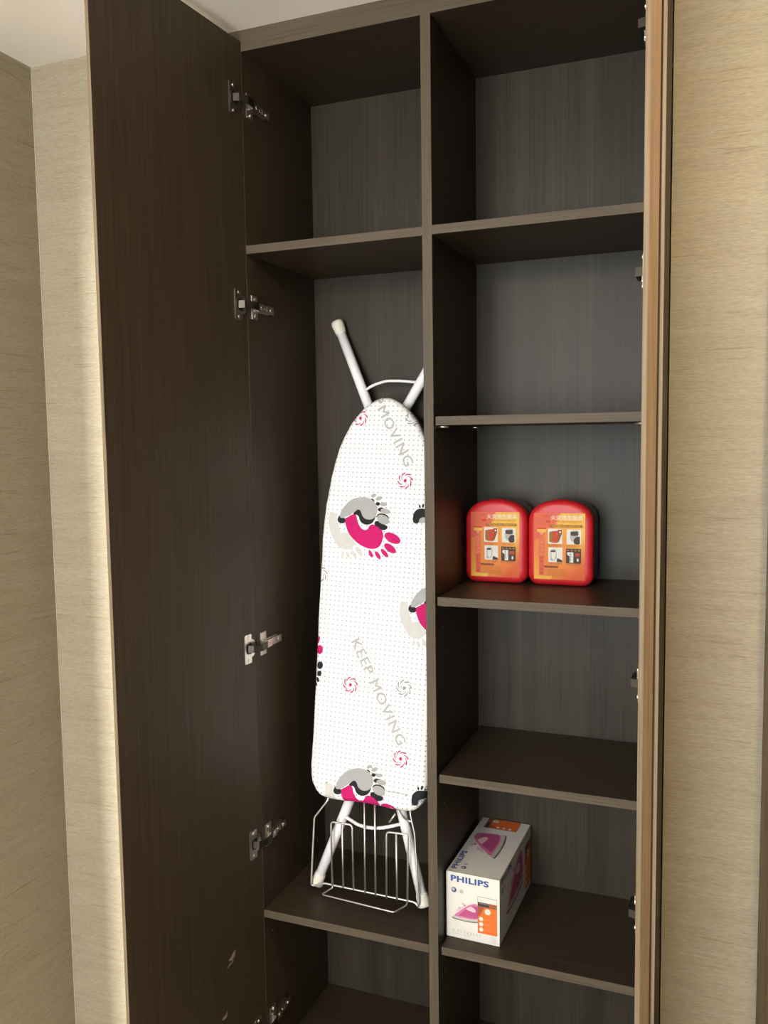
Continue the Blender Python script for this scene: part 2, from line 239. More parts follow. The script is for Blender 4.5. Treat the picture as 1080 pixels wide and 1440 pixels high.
FOOT_PRINTS = [
[('pale',0,[-108.9, 792.8, -102.8, 793.7, -96.7, 792.8, -92.0, 786.9, -89.4, 776.0, -86.5, 765.0, -83.1, 755.7, -79.8, 751.9, -71.3, 753.3, -64.3, 751.7, -61.5, 747.1, -55.2, 739.5, -47.1, 732.0, -51.0, 725.6, -56.7, 719.9, -66.0, 717.2, -76.3, 718.3, -86.0, 723.3, -94.4, 733.2, -102.0, 745.5, -107.9, 759.5, -110.5, 775.3]),('pale',0,[-75.9, 701.1, -77.1, 702.0, -77.9, 704.0, -78.1, 706.9, -77.7, 710.0, -76.7, 712.8, -75.4, 714.6, -73.9, 715.1, -72.7, 714.3, -71.9, 712.2, -71.7, 709.3, -72.1, 706.2, -73.1, 703.5, -74.5, 701.7]),('pale',0,[-60.2, 699.4, -61.8, 699.6, -63.8, 701.1, -65.7, 703.6, -67.1, 706.7, -67.8, 709.7, -67.6, 712.0, -66.5, 713.2, -64.8, 713.1, -62.8, 711.6, -61.0, 709.0, -59.6, 706.0, -58.9, 703.0, -59.1, 700.6]),('pale',0,[-43.7, 701.1, -45.7, 700.9, -48.4, 702.2, -51.3, 704.8, -53.8, 708.1, -55.4, 711.5, -55.8, 714.3, -54.9, 716.0, -52.9, 716.1, -50.2, 714.8, -47.3, 712.3, -44.8, 709.0, -43.2, 705.6, -42.8, 702.8]),('pale',0,[-31.4, 705.7, -33.9, 705.5, -37.4, 707.2, -41.1, 710.5, -44.3, 714.8, -46.4, 719.1, -47.0, 722.7, -45.9, 724.8, -43.3, 725.0, -39.9, 723.3, -36.2, 720.0, -33.0, 715.7, -30.9, 711.4, -30.3, 707.8]),('black',1,[-86.0, 787.9, -90.0, 780.7, -87.9, 773.6, -80.8, 771.2, -73.2, 773.3, -72.8, 781.2, -79.8, 783.4]),('black',1,[-55.4, 792.7, -49.7, 798.4, -43.1, 801.7, -36.9, 796.4, -34.9, 790.2, -30.4, 785.6, -23.6, 783.5, -13.5, 784.6, -5.3, 787.2, -8.6, 779.3, -13.0, 773.7, -21.2, 770.4, -29.7, 770.9, -36.6, 774.5, -40.7, 780.6, -42.6, 786.1, -46.7, 789.8, -51.8, 790.0]),('black',1,[-17.2, 824.2, -12.2, 823.2, -9.4, 819.2, -13.6, 818.8]),('black',1,[3.0, 813.8, 2.6, 812.1, 1.4, 810.8, -0.4, 810.0, -2.5, 810.0, -4.4, 810.7, -5.8, 811.9, -6.3, 813.5, -5.9, 815.2, -4.7, 816.5, -2.9, 817.2, -0.8, 817.3, 1.1, 816.6, 2.5, 815.4]),('black',1,[15.2, 801.5, 14.3, 799.7, 12.0, 798.3, 8.6, 797.6, 4.9, 797.8, 1.6, 798.8, -0.6, 800.5, -1.4, 802.4, -0.5, 804.2, 1.9, 805.6, 5.3, 806.3, 9.0, 806.1, 12.3, 805.0, 14.5, 803.4]),('black',1,[23.8, 783.7, 21.7, 780.7, 17.4, 778.9, 11.8, 778.6, 5.8, 779.9, 0.8, 782.5, -2.2, 785.9, -2.8, 789.5, -0.7, 792.4, 3.6, 794.3, 9.3, 794.5, 15.2, 793.3, 20.2, 790.7, 23.2, 787.2]),('black',1,[-7.2, 773.9, -4.8, 777.9, 1.8, 778.6, 7.8, 774.4, 15.4, 771.6, 21.4, 768.7, 20.8, 763.3, 14.3, 760.5, 6.8, 761.3, -0.1, 766.4, -6.1, 770.1]),('pink',1,[-72.8, 781.2, -64.5, 786.2, -56.1, 790.8, -50.1, 789.7, -47.3, 785.1, -45.2, 777.4, -40.5, 768.2, -34.2, 761.4, -26.5, 759.3, -20.8, 762.6, -17.7, 768.2, -12.0, 771.5, -4.4, 769.4, 4.1, 765.0, 10.3, 759.1, 13.2, 749.9, 12.0, 740.6, 8.4, 730.5, 2.0, 724.0, -7.0, 721.3, -18.7, 722.0, -30.7, 725.7, -42.9, 732.2, -52.6, 739.6, -62.6, 750.2, -68.3, 760.9, -71.9, 771.8]),('pink',1,[50.6, 737.3, 47.0, 734.3, 40.8, 733.4, 33.1, 734.8, 25.5, 738.2, 19.5, 742.9, 16.3, 748.0, 16.5, 752.5, 20.1, 755.5, 26.3, 756.3, 34.0, 754.9, 41.6, 751.5, 47.6, 746.8, 50.8, 741.7]),('pink',1,[41.6, 716.0, 38.5, 714.3, 33.6, 714.6, 27.8, 716.7, 22.3, 720.3, 18.2, 724.7, 16.3, 729.0, 17.0, 732.3, 20.1, 734.0, 25.1, 733.7, 30.9, 731.5, 36.3, 727.9, 40.4, 723.5, 42.3, 719.3]),('pink',1,[25.8, 706.1, 23.5, 705.6, 20.2, 706.7, 16.4, 709.3, 12.9, 712.8, 10.4, 716.6, 9.4, 719.8, 10.1, 721.8, 12.4, 722.3, 15.7, 721.1, 19.5, 718.5, 23.0, 715.0, 25.5, 711.3, 26.5, 708.1]),('pink',1,[9.1, 701.1, 7.0, 700.9, 4.2, 702.3, 1.1, 705.0, -1.5, 708.5, -3.1, 712.1, -3.5, 715.0, -2.6, 716.8, -0.4, 717.0, 2.4, 715.6, 5.5, 712.9, 8.1, 709.4, 9.7, 705.9, 10.1, 702.9]),('pink',1,[-8.4, 704.2, -10.3, 704.1, -12.6, 705.5, -14.8, 707.9, -16.5, 710.9, -17.4, 714.0, -17.3, 716.5, -16.2, 717.9, -14.3, 717.9, -12.1, 716.6, -9.9, 714.1, -8.1, 711.1, -7.2, 708.1, -7.3, 705.6]),('grey',2,[-85.4, 785.6, -83.8, 794.3, -78.3, 803.9, -69.4, 814.3, -59.5, 821.6, -47.7, 825.5, -34.2, 826.9, -22.3, 824.8, -12.9, 820.4, -5.7, 812.0, -1.9, 802.0, -3.1, 792.7, -6.9, 785.6, -13.4, 781.8, -21.8, 780.9, -29.5, 783.3, -34.8, 788.6, -37.1, 794.0, -39.6, 798.6, -43.9, 800.9, -49.8, 798.8, -55.5, 794.3, -62.9, 789.4, -71.3, 785.2, -76.3, 782.7, -82.3, 782.8]),('grey',2,[-6.1, 832.5, -6.1, 831.0, -7.1, 829.3, -9.1, 827.9, -11.5, 826.9, -14.0, 826.7, -16.1, 827.3, -17.3, 828.5, -17.3, 830.1, -16.3, 831.7, -14.3, 833.2, -11.8, 834.1, -9.3, 834.3, -7.3, 833.7]),('grey',2,[7.2, 827.4, 7.2, 825.5, 5.9, 823.5, 3.5, 821.8, 0.4, 820.6, -2.7, 820.3, -5.2, 820.9, -6.6, 822.3, -6.7, 824.2, -5.3, 826.2, -2.9, 828.0, 0.2, 829.1, 3.3, 829.4, 5.8, 828.8]),('grey',2,[18.8, 812.7, 17.9, 811.0, 15.7, 809.8, 12.5, 809.2, 8.9, 809.4, 5.8, 810.3, 3.6, 811.8, 2.9, 813.6, 3.8, 815.3, 6.0, 816.6, 9.3, 817.2, 12.8, 817.0, 16.0, 816.0, 18.1, 814.5]),('grey',2,[26.8, 797.3, 25.4, 795.3, 22.1, 794.1, 17.6, 793.8, 12.8, 794.6, 8.6, 796.3, 5.9, 798.6, 5.2, 800.9, 6.7, 802.9, 10.0, 804.2, 14.5, 804.4, 19.3, 803.6, 23.4, 801.9, 26.1, 799.6]),('grey',2,[24.7, 776.0, 21.7, 773.1, 16.6, 772.0, 10.5, 772.8, 4.6, 775.5, 0.1, 779.4, -2.1, 783.9, -1.6, 788.0, 1.5, 790.9, 6.6, 792.0, 12.7, 791.1, 18.5, 788.5, 23.0, 784.5, 25.2, 780.1])],
[('pale',0,[-88.4, 236.1, -82.5, 237.7, -76.5, 237.5, -72.0, 232.3, -69.4, 221.9, -66.6, 211.6, -63.2, 203.0, -60.0, 199.7, -51.7, 202.0, -44.9, 201.2, -42.1, 197.0, -35.9, 190.4, -28.0, 184.0, -31.8, 177.4, -37.4, 171.2, -46.4, 167.5, -56.6, 167.4, -66.1, 171.3, -74.2, 179.9, -81.7, 191.0, -87.5, 203.9, -90.1, 218.9]),('pale',0,[-56.2, 150.8, -57.4, 151.5, -58.2, 153.4, -58.4, 156.2, -57.9, 159.3, -57.0, 162.0, -55.7, 164.0, -54.3, 164.6, -53.1, 164.0, -52.3, 162.0, -52.1, 159.3, -52.5, 156.2, -53.5, 153.4, -54.8, 151.5]),('pale',0,[-40.8, 150.9, -42.4, 150.9, -44.4, 152.1, -46.2, 154.4, -47.6, 157.2, -48.2, 160.0, -48.0, 162.3, -47.0, 163.6, -45.3, 163.7, -43.4, 162.4, -41.6, 160.2, -40.2, 157.4, -39.5, 154.5, -39.8, 152.2]),('pale',0,[-24.7, 154.4, -26.6, 154.0, -29.3, 155.0, -32.1, 157.1, -34.6, 160.1, -36.1, 163.2, -36.5, 165.8, -35.6, 167.6, -33.7, 168.0, -31.0, 167.0, -28.2, 164.8, -25.7, 161.9, -24.2, 158.8, -23.8, 156.1]),('pale',0,[-12.6, 160.2, -15.1, 159.7, -18.5, 161.0, -22.1, 163.8, -25.2, 167.6, -27.3, 171.6, -27.8, 175.0, -26.8, 177.2, -24.3, 177.7, -20.9, 176.4, -17.3, 173.6, -14.1, 169.8, -12.1, 165.8, -11.6, 162.4]),('black',1,[-66.1, 233.9, -69.9, 226.5, -67.9, 219.9, -61.0, 218.3, -53.5, 221.2, -53.1, 228.9, -59.9, 230.2]),('black',1,[-36.1, 242.0, -30.5, 248.1, -24.0, 252.1, -18.0, 247.6, -16.0, 241.8, -11.6, 237.9, -4.9, 236.6, 4.9, 238.8, 13.0, 242.2, 9.8, 234.2, 5.4, 228.3, -2.6, 224.1, -10.9, 223.7, -17.7, 226.5, -21.6, 231.9, -23.6, 237.0, -27.6, 240.2, -32.6, 239.8]),('black',1,[1.3, 276.8, 6.3, 276.4, 8.9, 272.9, 4.9, 272.0]),('black',1,[21.1, 269.0, 20.8, 267.4, 19.6, 265.9, 17.8, 265.0, 15.7, 264.7, 13.9, 265.1, 12.5, 266.2, 12.0, 267.7, 12.4, 269.3, 13.6, 270.8, 15.4, 271.7, 17.4, 272.0, 19.3, 271.5, 20.6, 270.5]),('black',1,[33.1, 258.4, 32.2, 256.6, 29.9, 255.0, 26.6, 253.9, 23.0, 253.7, 19.8, 254.3, 17.6, 255.7, 16.8, 257.4, 17.7, 259.3, 20.1, 260.9, 23.4, 261.9, 27.0, 262.2, 30.2, 261.5, 32.4, 260.2]),('black',1,[41.5, 242.1, 39.4, 239.0, 35.2, 236.8, 29.7, 235.8, 23.9, 236.4, 19.0, 238.4, 16.0, 241.3, 15.4, 244.7, 17.5, 247.9, 21.7, 250.1, 27.3, 251.0, 33.1, 250.4, 38.0, 248.5, 40.9, 245.5]),('black',1,[11.2, 229.2, 13.4, 233.3, 19.9, 234.7, 25.8, 231.3, 33.3, 229.4, 39.1, 227.3, 38.5, 222.0, 32.2, 218.5, 24.8, 218.4, 18.1, 222.7, 12.2, 225.6]),('pink',1,[-53.1, 228.9, -44.9, 234.6, -36.8, 240.1, -30.9, 239.7, -28.2, 235.5, -26.1, 228.3, -21.5, 219.8, -15.4, 213.9, -7.8, 212.8, -2.2, 216.7, 0.8, 222.4, 6.4, 226.2, 13.8, 225.1, 22.2, 221.8, 28.2, 216.7, 31.1, 208.1, 29.9, 199.0, 26.3, 188.7, 20.2, 181.8, 11.3, 178.1, -0.2, 177.5, -11.9, 179.7, -23.9, 184.7, -33.4, 190.8, -43.1, 199.9, -48.7, 209.7, -52.3, 219.9]),('pink',1,[67.7, 200.1, 64.2, 196.8, 58.1, 195.2, 50.6, 195.7, 43.2, 198.1, 37.3, 202.0, 34.1, 206.6, 34.3, 211.0, 37.8, 214.3, 44.0, 215.8, 51.5, 215.3, 58.9, 212.9, 64.8, 209.0, 67.9, 204.4]),('pink',1,[58.9, 178.4, 55.9, 176.4, 51.1, 176.1, 45.4, 177.5, 40.0, 180.4, 36.0, 184.2, 34.1, 188.2, 34.8, 191.5, 37.9, 193.5, 42.7, 193.7, 48.4, 192.3, 53.7, 189.4, 57.7, 185.6, 59.6, 181.7]),('pink',1,[43.4, 167.0, 41.2, 166.3, 37.9, 167.0, 34.2, 169.1, 30.8, 172.1, 28.4, 175.5, 27.4, 178.5, 28.1, 180.5, 30.3, 181.3, 33.6, 180.5, 37.3, 178.4, 40.7, 175.4, 43.1, 172.0, 44.1, 169.0]),('pink',1,[27.1, 160.3, 25.0, 159.9, 22.2, 160.9, 19.3, 163.2, 16.7, 166.3, 15.1, 169.6, 14.7, 172.4, 15.6, 174.2, 17.7, 174.7, 20.5, 173.7, 23.5, 171.4, 26.0, 168.3, 27.7, 165.0, 28.0, 162.2]),('pink',1,[9.9, 161.3, 8.1, 161.1, 5.8, 162.1, 3.7, 164.2, 2.0, 167.0, 1.1, 169.8, 1.2, 172.2, 2.3, 173.7, 4.1, 174.0, 6.3, 172.9, 8.5, 170.8, 10.2, 168.1, 11.1, 165.2, 10.9, 162.8]),('grey',2,[-65.4, 231.7, -63.9, 240.3, -58.5, 250.3, -49.7, 261.4, -40.0, 269.6, -28.6, 274.7, -15.3, 277.6, -3.7, 276.9, 5.6, 273.6, 12.6, 266.3, 16.3, 257.0, 15.2, 247.8, 11.4, 240.5, 5.0, 236.1, -3.1, 234.3, -10.7, 235.8, -15.9, 240.3, -18.2, 245.3, -20.6, 249.5, -24.8, 251.2, -30.5, 248.6, -36.2, 243.5, -43.4, 237.9, -51.6, 232.9, -56.5, 229.9, -62.4, 229.4]),('grey',2,[12.2, 286.2, 12.3, 284.6, 11.2, 282.9, 9.3, 281.3, 6.9, 280.1, 4.4, 279.7, 2.4, 280.0, 1.3, 281.0, 1.2, 282.5, 2.3, 284.3, 4.2, 285.9, 6.6, 287.0, 9.1, 287.5, 11.1, 287.2]),('grey',2,[25.3, 282.7, 25.3, 280.9, 24.0, 278.8, 21.6, 276.8, 18.6, 275.4, 15.5, 274.7, 13.1, 275.0, 11.7, 276.2, 11.7, 278.0, 13.0, 280.1, 15.4, 282.1, 18.4, 283.5, 21.4, 284.2, 23.9, 283.9]),('grey',2,[36.6, 269.7, 35.8, 268.0, 33.6, 266.5, 30.4, 265.6, 26.9, 265.4, 23.8, 265.9, 21.7, 267.2, 21.0, 268.8, 21.9, 270.6, 24.1, 272.1, 27.3, 273.0, 30.7, 273.2, 33.8, 272.6, 35.9, 271.4]),('grey',2,[44.4, 255.6, 43.0, 253.5, 39.8, 252.0, 35.4, 251.2, 30.7, 251.5, 26.6, 252.7, 24.0, 254.5, 23.3, 256.8, 24.7, 258.9, 28.0, 260.4, 32.4, 261.2, 37.1, 260.9, 41.2, 259.7, 43.8, 257.8]),('grey',2,[42.4, 234.8, 39.4, 231.6, 34.4, 229.9, 28.5, 230.1, 22.7, 232.0, 18.3, 235.3, 16.1, 239.4, 16.6, 243.4, 19.6, 246.6, 24.6, 248.2, 30.6, 248.1, 36.3, 246.2, 40.7, 242.8, 42.9, 238.8])],
[('pale',0,[57.3, 617.8, 62.9, 619.0, 68.6, 618.3, 72.9, 612.8, 75.4, 602.4, 78.0, 592.0, 81.1, 583.2, 84.2, 579.7, 92.1, 581.3, 98.5, 580.0, 101.1, 575.7, 107.0, 568.6, 114.5, 561.7, 110.8, 555.5, 105.5, 549.8, 96.9, 546.8, 87.3, 547.6, 78.3, 552.1, 70.6, 561.3, 63.6, 572.8, 58.1, 586.0, 55.7, 601.0]),('pale',0,[87.6, 531.2, 86.5, 531.9, 85.8, 533.9, 85.6, 536.6, 86.0, 539.6, 86.9, 542.3, 88.2, 544.1, 89.5, 544.6, 90.6, 543.9, 91.4, 541.9, 91.5, 539.2, 91.1, 536.2, 90.2, 533.5, 89.0, 531.7]),('pale',0,[102.2, 530.0, 100.7, 530.1, 98.9, 531.5, 97.1, 533.9, 95.8, 536.8, 95.2, 539.6, 95.4, 541.9, 96.4, 543.1, 98.0, 543.0, 99.8, 541.6, 101.5, 539.2, 102.8, 536.3, 103.4, 533.5, 103.2, 531.2]),('pale',0,[117.6, 532.2, 115.7, 532.0, 113.2, 533.1, 110.5, 535.5, 108.2, 538.6, 106.7, 541.8, 106.3, 544.4, 107.2, 546.1, 109.1, 546.3, 111.6, 545.1, 114.3, 542.8, 116.6, 539.7, 118.1, 536.5, 118.4, 533.9]),('pale',0,[129.0, 537.0, 126.7, 536.7, 123.5, 538.3, 120.0, 541.3, 117.1, 545.3, 115.1, 549.4, 114.6, 552.8, 115.6, 554.9, 118.0, 555.2, 121.2, 553.6, 124.6, 550.6, 127.6, 546.6, 129.5, 542.5, 130.0, 539.1]),('black',1,[78.5, 614.0, 74.8, 606.9, 76.8, 600.2, 83.3, 598.1, 90.4, 600.4, 90.8, 608.0, 84.3, 609.8]),('black',1,[107.0, 619.6, 112.3, 625.2, 118.5, 628.6, 124.2, 623.8, 126.1, 617.9, 130.2, 613.7, 136.6, 611.9, 145.9, 613.3, 153.6, 616.0, 150.5, 608.4, 146.4, 602.9, 138.7, 599.4, 130.9, 599.6, 124.4, 602.8, 120.7, 608.6, 118.9, 613.7, 115.1, 617.2, 110.3, 617.1]),('black',1,[142.6, 651.1, 147.4, 650.3, 149.9, 646.6, 146.0, 646.1]),('black',1,[161.5, 641.8, 161.1, 640.3, 159.9, 638.9, 158.2, 638.1, 156.3, 638.0, 154.5, 638.6, 153.3, 639.8, 152.8, 641.3, 153.1, 642.9, 154.3, 644.2, 156.0, 645.0, 157.9, 645.1, 159.7, 644.5, 161.0, 643.3]),('black',1,[172.8, 630.5, 171.9, 628.7, 169.7, 627.3, 166.6, 626.5, 163.2, 626.6, 160.1, 627.5, 158.0, 628.9, 157.3, 630.8, 158.2, 632.6, 160.4, 634.0, 163.5, 634.7, 167.0, 634.6, 170.0, 633.8, 172.1, 632.3]),('black',1,[180.7, 613.7, 178.7, 610.8, 174.7, 608.9, 169.5, 608.4, 164.0, 609.4, 159.3, 611.8, 156.5, 614.9, 156.0, 618.3, 157.9, 621.3, 161.9, 623.1, 167.2, 623.6, 172.7, 622.6, 177.3, 620.3, 180.2, 617.1]),('black',1,[151.8, 603.3, 154.0, 607.2, 160.2, 608.0, 165.8, 604.3, 172.8, 601.8, 178.4, 599.3, 177.8, 594.0, 171.8, 591.1, 164.8, 591.6, 158.4, 596.3, 152.8, 599.6]),('pink',1,[90.8, 608.0, 98.6, 613.1, 106.3, 617.8, 111.9, 617.0, 114.5, 612.6, 116.4, 605.3, 120.8, 596.6, 126.6, 590.3, 133.7, 588.6, 139.1, 592.0, 142.0, 597.4, 147.3, 600.7, 154.4, 599.0, 162.3, 595.1, 168.0, 589.6, 170.7, 581.0, 169.5, 572.0, 166.1, 562.1, 160.2, 555.7, 151.8, 552.8, 140.9, 553.1, 129.7, 556.2, 118.4, 562.0, 109.4, 568.8, 100.2, 578.6, 94.9, 588.7, 91.6, 599.0]),('pink',1,[205.4, 570.1, 202.1, 567.1, 196.3, 566.1, 189.2, 567.1, 182.1, 570.1, 176.5, 574.4, 173.5, 579.2, 173.7, 583.5, 177.1, 586.5, 182.9, 587.6, 190.1, 586.5, 197.2, 583.5, 202.7, 579.1, 205.7, 574.4]),('pink',1,[197.1, 549.4, 194.2, 547.6, 189.6, 547.7, 184.2, 549.6, 179.1, 552.9, 175.3, 556.9, 173.5, 561.0, 174.1, 564.2, 177.1, 565.9, 181.7, 565.8, 187.1, 563.9, 192.2, 560.6, 195.9, 556.6, 197.7, 552.6]),('pink',1,[182.3, 539.3, 180.2, 538.8, 177.1, 539.8, 173.5, 542.1, 170.3, 545.4, 168.0, 548.9, 167.1, 551.9, 167.7, 553.9, 169.8, 554.5, 173.0, 553.4, 176.5, 551.1, 179.7, 547.8, 182.0, 544.3, 182.9, 541.3]),('pink',1,[166.7, 534.0, 164.8, 533.7, 162.1, 535.0, 159.3, 537.4, 156.9, 540.7, 155.4, 544.1, 155.0, 546.9, 155.9, 548.6, 157.9, 548.9, 160.5, 547.7, 163.4, 545.2, 165.8, 542.0, 167.3, 538.6, 167.6, 535.7]),('pink',1,[150.4, 536.4, 148.7, 536.2, 146.6, 537.4, 144.5, 539.7, 142.9, 542.5, 142.1, 545.4, 142.2, 547.8, 143.2, 549.2, 144.9, 549.3, 147.0, 548.1, 149.1, 545.9, 150.7, 543.0, 151.5, 540.1, 151.4, 537.7]),('grey',2,[79.1, 611.7, 80.6, 620.1, 85.8, 629.5, 94.1, 639.9, 103.3, 647.2, 114.3, 651.3, 126.8, 653.1, 137.9, 651.6, 146.7, 647.6, 153.3, 639.8, 156.8, 630.4, 155.7, 621.4, 152.1, 614.5, 146.0, 610.6, 138.3, 609.5, 131.1, 611.5, 126.2, 616.4, 124.0, 621.5, 121.8, 625.9, 117.7, 627.8, 112.3, 625.7, 106.9, 621.1, 100.0, 616.2, 92.2, 611.9, 87.6, 609.3, 82.0, 609.2]),('grey',2,[153.0, 659.5, 153.1, 658.0, 152.1, 656.4, 150.3, 654.9, 147.9, 654.0, 145.6, 653.7, 143.7, 654.1, 142.6, 655.2, 142.6, 656.7, 143.6, 658.4, 145.4, 659.8, 147.7, 660.8, 150.0, 661.1, 151.9, 660.6]),('grey',2,[165.4, 655.0, 165.4, 653.2, 164.2, 651.3, 161.9, 649.5, 159.0, 648.3, 156.1, 647.9, 153.8, 648.4, 152.5, 649.7, 152.5, 651.5, 153.7, 653.5, 156.0, 655.2, 158.9, 656.4, 161.8, 656.8, 164.1, 656.3]),('grey',2,[176.1, 641.4, 175.3, 639.7, 173.2, 638.4, 170.2, 637.7, 166.9, 637.8, 164.0, 638.6, 162.0, 640.0, 161.3, 641.7, 162.1, 643.4, 164.3, 644.7, 167.3, 645.3, 170.6, 645.3, 173.5, 644.5, 175.5, 643.1]),('grey',2,[183.5, 626.8, 182.2, 624.9, 179.1, 623.6, 174.9, 623.2, 170.5, 623.8, 166.6, 625.3, 164.1, 627.3, 163.5, 629.6, 164.8, 631.5, 167.9, 632.9, 172.1, 633.2, 176.6, 632.6, 180.4, 631.1, 182.9, 629.1]),('grey',2,[181.5, 606.4, 178.7, 603.5, 173.9, 602.2, 168.3, 602.8, 162.8, 605.1, 158.6, 608.8, 156.6, 613.0, 157.0, 616.9, 159.9, 619.8, 164.7, 621.1, 170.4, 620.5, 175.8, 618.1, 180.0, 614.5, 182.0, 610.3])],
[('grey',0,[111.9, 231.5, 121.5, 235.2, 131.1, 241.2, 139.7, 239.1, 140.1, 230.0, 125.7, 225.5, 112.3, 223.0]),('black',1,[98.9, 233.0, 101.4, 242.6, 108.5, 249.4, 118.3, 252.0, 127.0, 249.8, 131.0, 243.5, 127.6, 236.1, 120.3, 235.0, 113.1, 231.7, 111.0, 223.3, 105.0, 220.8, 99.9, 222.8]),('black',1,[112.7, 252.2, 111.4, 252.4, 110.4, 253.7, 109.9, 255.6, 110.2, 257.4, 111.2, 258.3, 112.5, 258.1, 113.6, 256.7, 114.0, 254.8, 113.7, 253.1]),('black',1,[118.2, 253.2, 117.0, 254.0, 116.5, 256.1, 116.9, 258.7, 118.0, 260.8, 119.3, 261.5, 120.5, 260.7, 121.0, 258.6, 120.7, 256.0, 119.6, 254.0]),('black',1,[123.6, 251.6, 122.8, 252.8, 123.0, 255.2, 124.1, 258.0, 125.8, 260.0, 127.3, 260.5, 128.2, 259.3, 128.0, 256.9, 126.8, 254.1, 125.2, 252.1]),('black',1,[127.5, 248.2, 127.0, 249.4, 127.7, 251.3, 129.1, 253.3, 130.9, 254.5, 132.2, 254.5, 132.7, 253.4, 132.1, 251.5, 130.6, 249.5, 128.8, 248.3])],
[('grey',0,[88.9, 786.3, 98.8, 789.0, 108.5, 794.0, 117.4, 790.8, 117.8, 781.3, 103.0, 778.5, 89.3, 777.5]),('black',1,[75.6, 789.5, 78.2, 799.1, 85.5, 805.3, 95.4, 806.7, 104.3, 803.4, 108.4, 796.4, 105.0, 789.2, 97.5, 789.0, 90.1, 786.4, 88.0, 778.0, 81.8, 776.1, 76.6, 778.8]),('black',1,[89.7, 807.6, 88.4, 808.0, 87.3, 809.5, 86.9, 811.5, 87.2, 813.3, 88.2, 814.1, 89.5, 813.7, 90.6, 812.2, 91.1, 810.2, 90.7, 808.4]),('black',1,[95.3, 808.0, 94.1, 809.0, 93.6, 811.2, 94.0, 813.8, 95.1, 815.8, 96.5, 816.4, 97.7, 815.4, 98.2, 813.2, 97.9, 810.6, 96.8, 808.6]),('black',1,[100.9, 805.7, 100.0, 807.0, 100.2, 809.5, 101.4, 812.2, 103.1, 814.0, 104.7, 814.4, 105.5, 813.0, 105.3, 810.5, 104.2, 807.9, 102.5, 806.0]),('black',1,[104.8, 801.7, 104.4, 803.0, 105.0, 804.9, 106.5, 806.7, 108.3, 807.8, 109.7, 807.6, 110.2, 806.4, 109.5, 804.5, 108.0, 802.6, 106.2, 801.6])],
[('pink',0,[-126.5, 519.1, -128.5, 521.4, -128.5, 525.8, -126.4, 530.5, -123.0, 533.7, -119.7, 534.3, -117.7, 532.0, -117.8, 527.6, -119.8, 522.9, -123.2, 519.6]),('pink',0,[-117.5, 497.9, -121.4, 499.1, -124.1, 502.6, -125.0, 507.3, -123.7, 512.0, -120.7, 515.4, -116.7, 516.7, -112.9, 515.5, -110.2, 512.1, -109.3, 507.4, -110.6, 502.7, -113.6, 499.2]),('black',0,[-115.7, 467.3, -119.1, 468.6, -121.3, 471.7, -121.7, 475.7, -120.2, 479.6, -117.2, 482.3, -113.5, 483.1, -110.1, 481.8, -107.9, 478.8, -107.5, 474.8, -109.0, 470.9, -112.0, 468.1]),('black',0,[-116.1, 452.4, -119.1, 453.7, -120.6, 456.8, -120.1, 460.4, -117.7, 463.2, -114.4, 464.1, -111.5, 462.8, -109.9, 459.8, -110.4, 456.2, -112.8, 453.3]),('black',0,[-116.1, 440.3, -118.5, 440.5, -120.9, 442.4, -122.4, 445.5, -122.4, 448.6, -120.9, 450.3, -118.5, 450.2, -116.1, 448.3, -114.6, 445.2, -114.6, 442.1]),('black',0,[-119.6, 431.7, -121.6, 432.3, -123.5, 434.8, -124.3, 437.8, -123.4, 439.6, -121.5, 439.0, -119.6, 436.5, -118.8, 433.5])]]
SWIRLS = [('pink', (-49.8, 990.7)), ('pink', (55.3, 862.1)), ('pink', (-43.5, 442.1)), ('pink', (72.3, 307.7)), ('dark', (65.9, 990.8)), ('dark', (-124.1, 664.2)), ('dark', (73.1, 447.5))]
# ------------------------------------------------------------------ the setting
XCAS = 0.5605; XW = -0.8249; YW = -0.0242; ZC = Z0 + 0.7607; XR = 1.7; YF = -3.2
def struct(name, mb, **k): return tag(mb.build(name, **k), kind='structure')
struct('floor', MB().box(-2.9, XR + .1, YF - .1, .5, -.05, 0, M_FLOOR))
struct('ceiling', MB().box(-2.9, XR + .1, YF - .1, .5, ZC, ZC + .05, M_CEIL))
struct('wall_back', MB().box(XW - .06, -.402, YW, .34, 0, ZC, M_WALL).box(.4145, XR + .06, YW, .34, 0, ZC, M_WALL))
struct('wall_left', MB().box(XW - .06, XW, -.60, YW, 0, ZC, M_WALL).box(XW - .06, XW, -1.35, -.60, 1.72, ZC, M_WALL).box(XW - .06, XW, YF, -1.35, 0, ZC, M_WALL))  # unseen doorway, its jamb and head placed to shape the side daylight
struct('wall_right', MB().box(XR, XR + .06, YF, YW, 0, ZC, M_WALL))
# wall behind the camera, with openings for the added windows, and the far side of the next room
wf = MB().box(-2.9, XR + .06, YF - .06, YF, 2.12, ZC, M_WALL).box(-2.9, XR + .06, YF - .06, YF, 0, .25, M_WALL)
for x0, x1 in ((-2.9, -1.6), (-1.2, -1.1), (.55, XR + .06)): wf.box(x0, x1, YF - .06, YF, .25, 2.12, M_WALL)
wf.box(-1.1, .55, YF - .06, YF, .25, .57, M_WALL).box(-1.6, -1.2, YF - .06, YF, 1.68, 2.12, M_WALL)
struct('wall_front', wf)
struct('wall_side_room', MB().box(-2.96, -2.9, YF, .34, 0, ZC, M_WALL).box(-2.9, XW - .06, .28, .34, 0, ZC, M_WALL))
def window(name, x0, x1, z0, z1, bars):
    w = MB().box(x0, x1, YF - .05, YF - .01, z0, z0 + .04, M_WHITE).box(x0, x1, YF - .05, YF - .01, z1 - .04, z1, M_WHITE)
    for x in bars: w.box(x, x + .04, YF - .05, YF - .01, z0 + .04, z1 - .04, M_WHITE)
    struct(name, w)
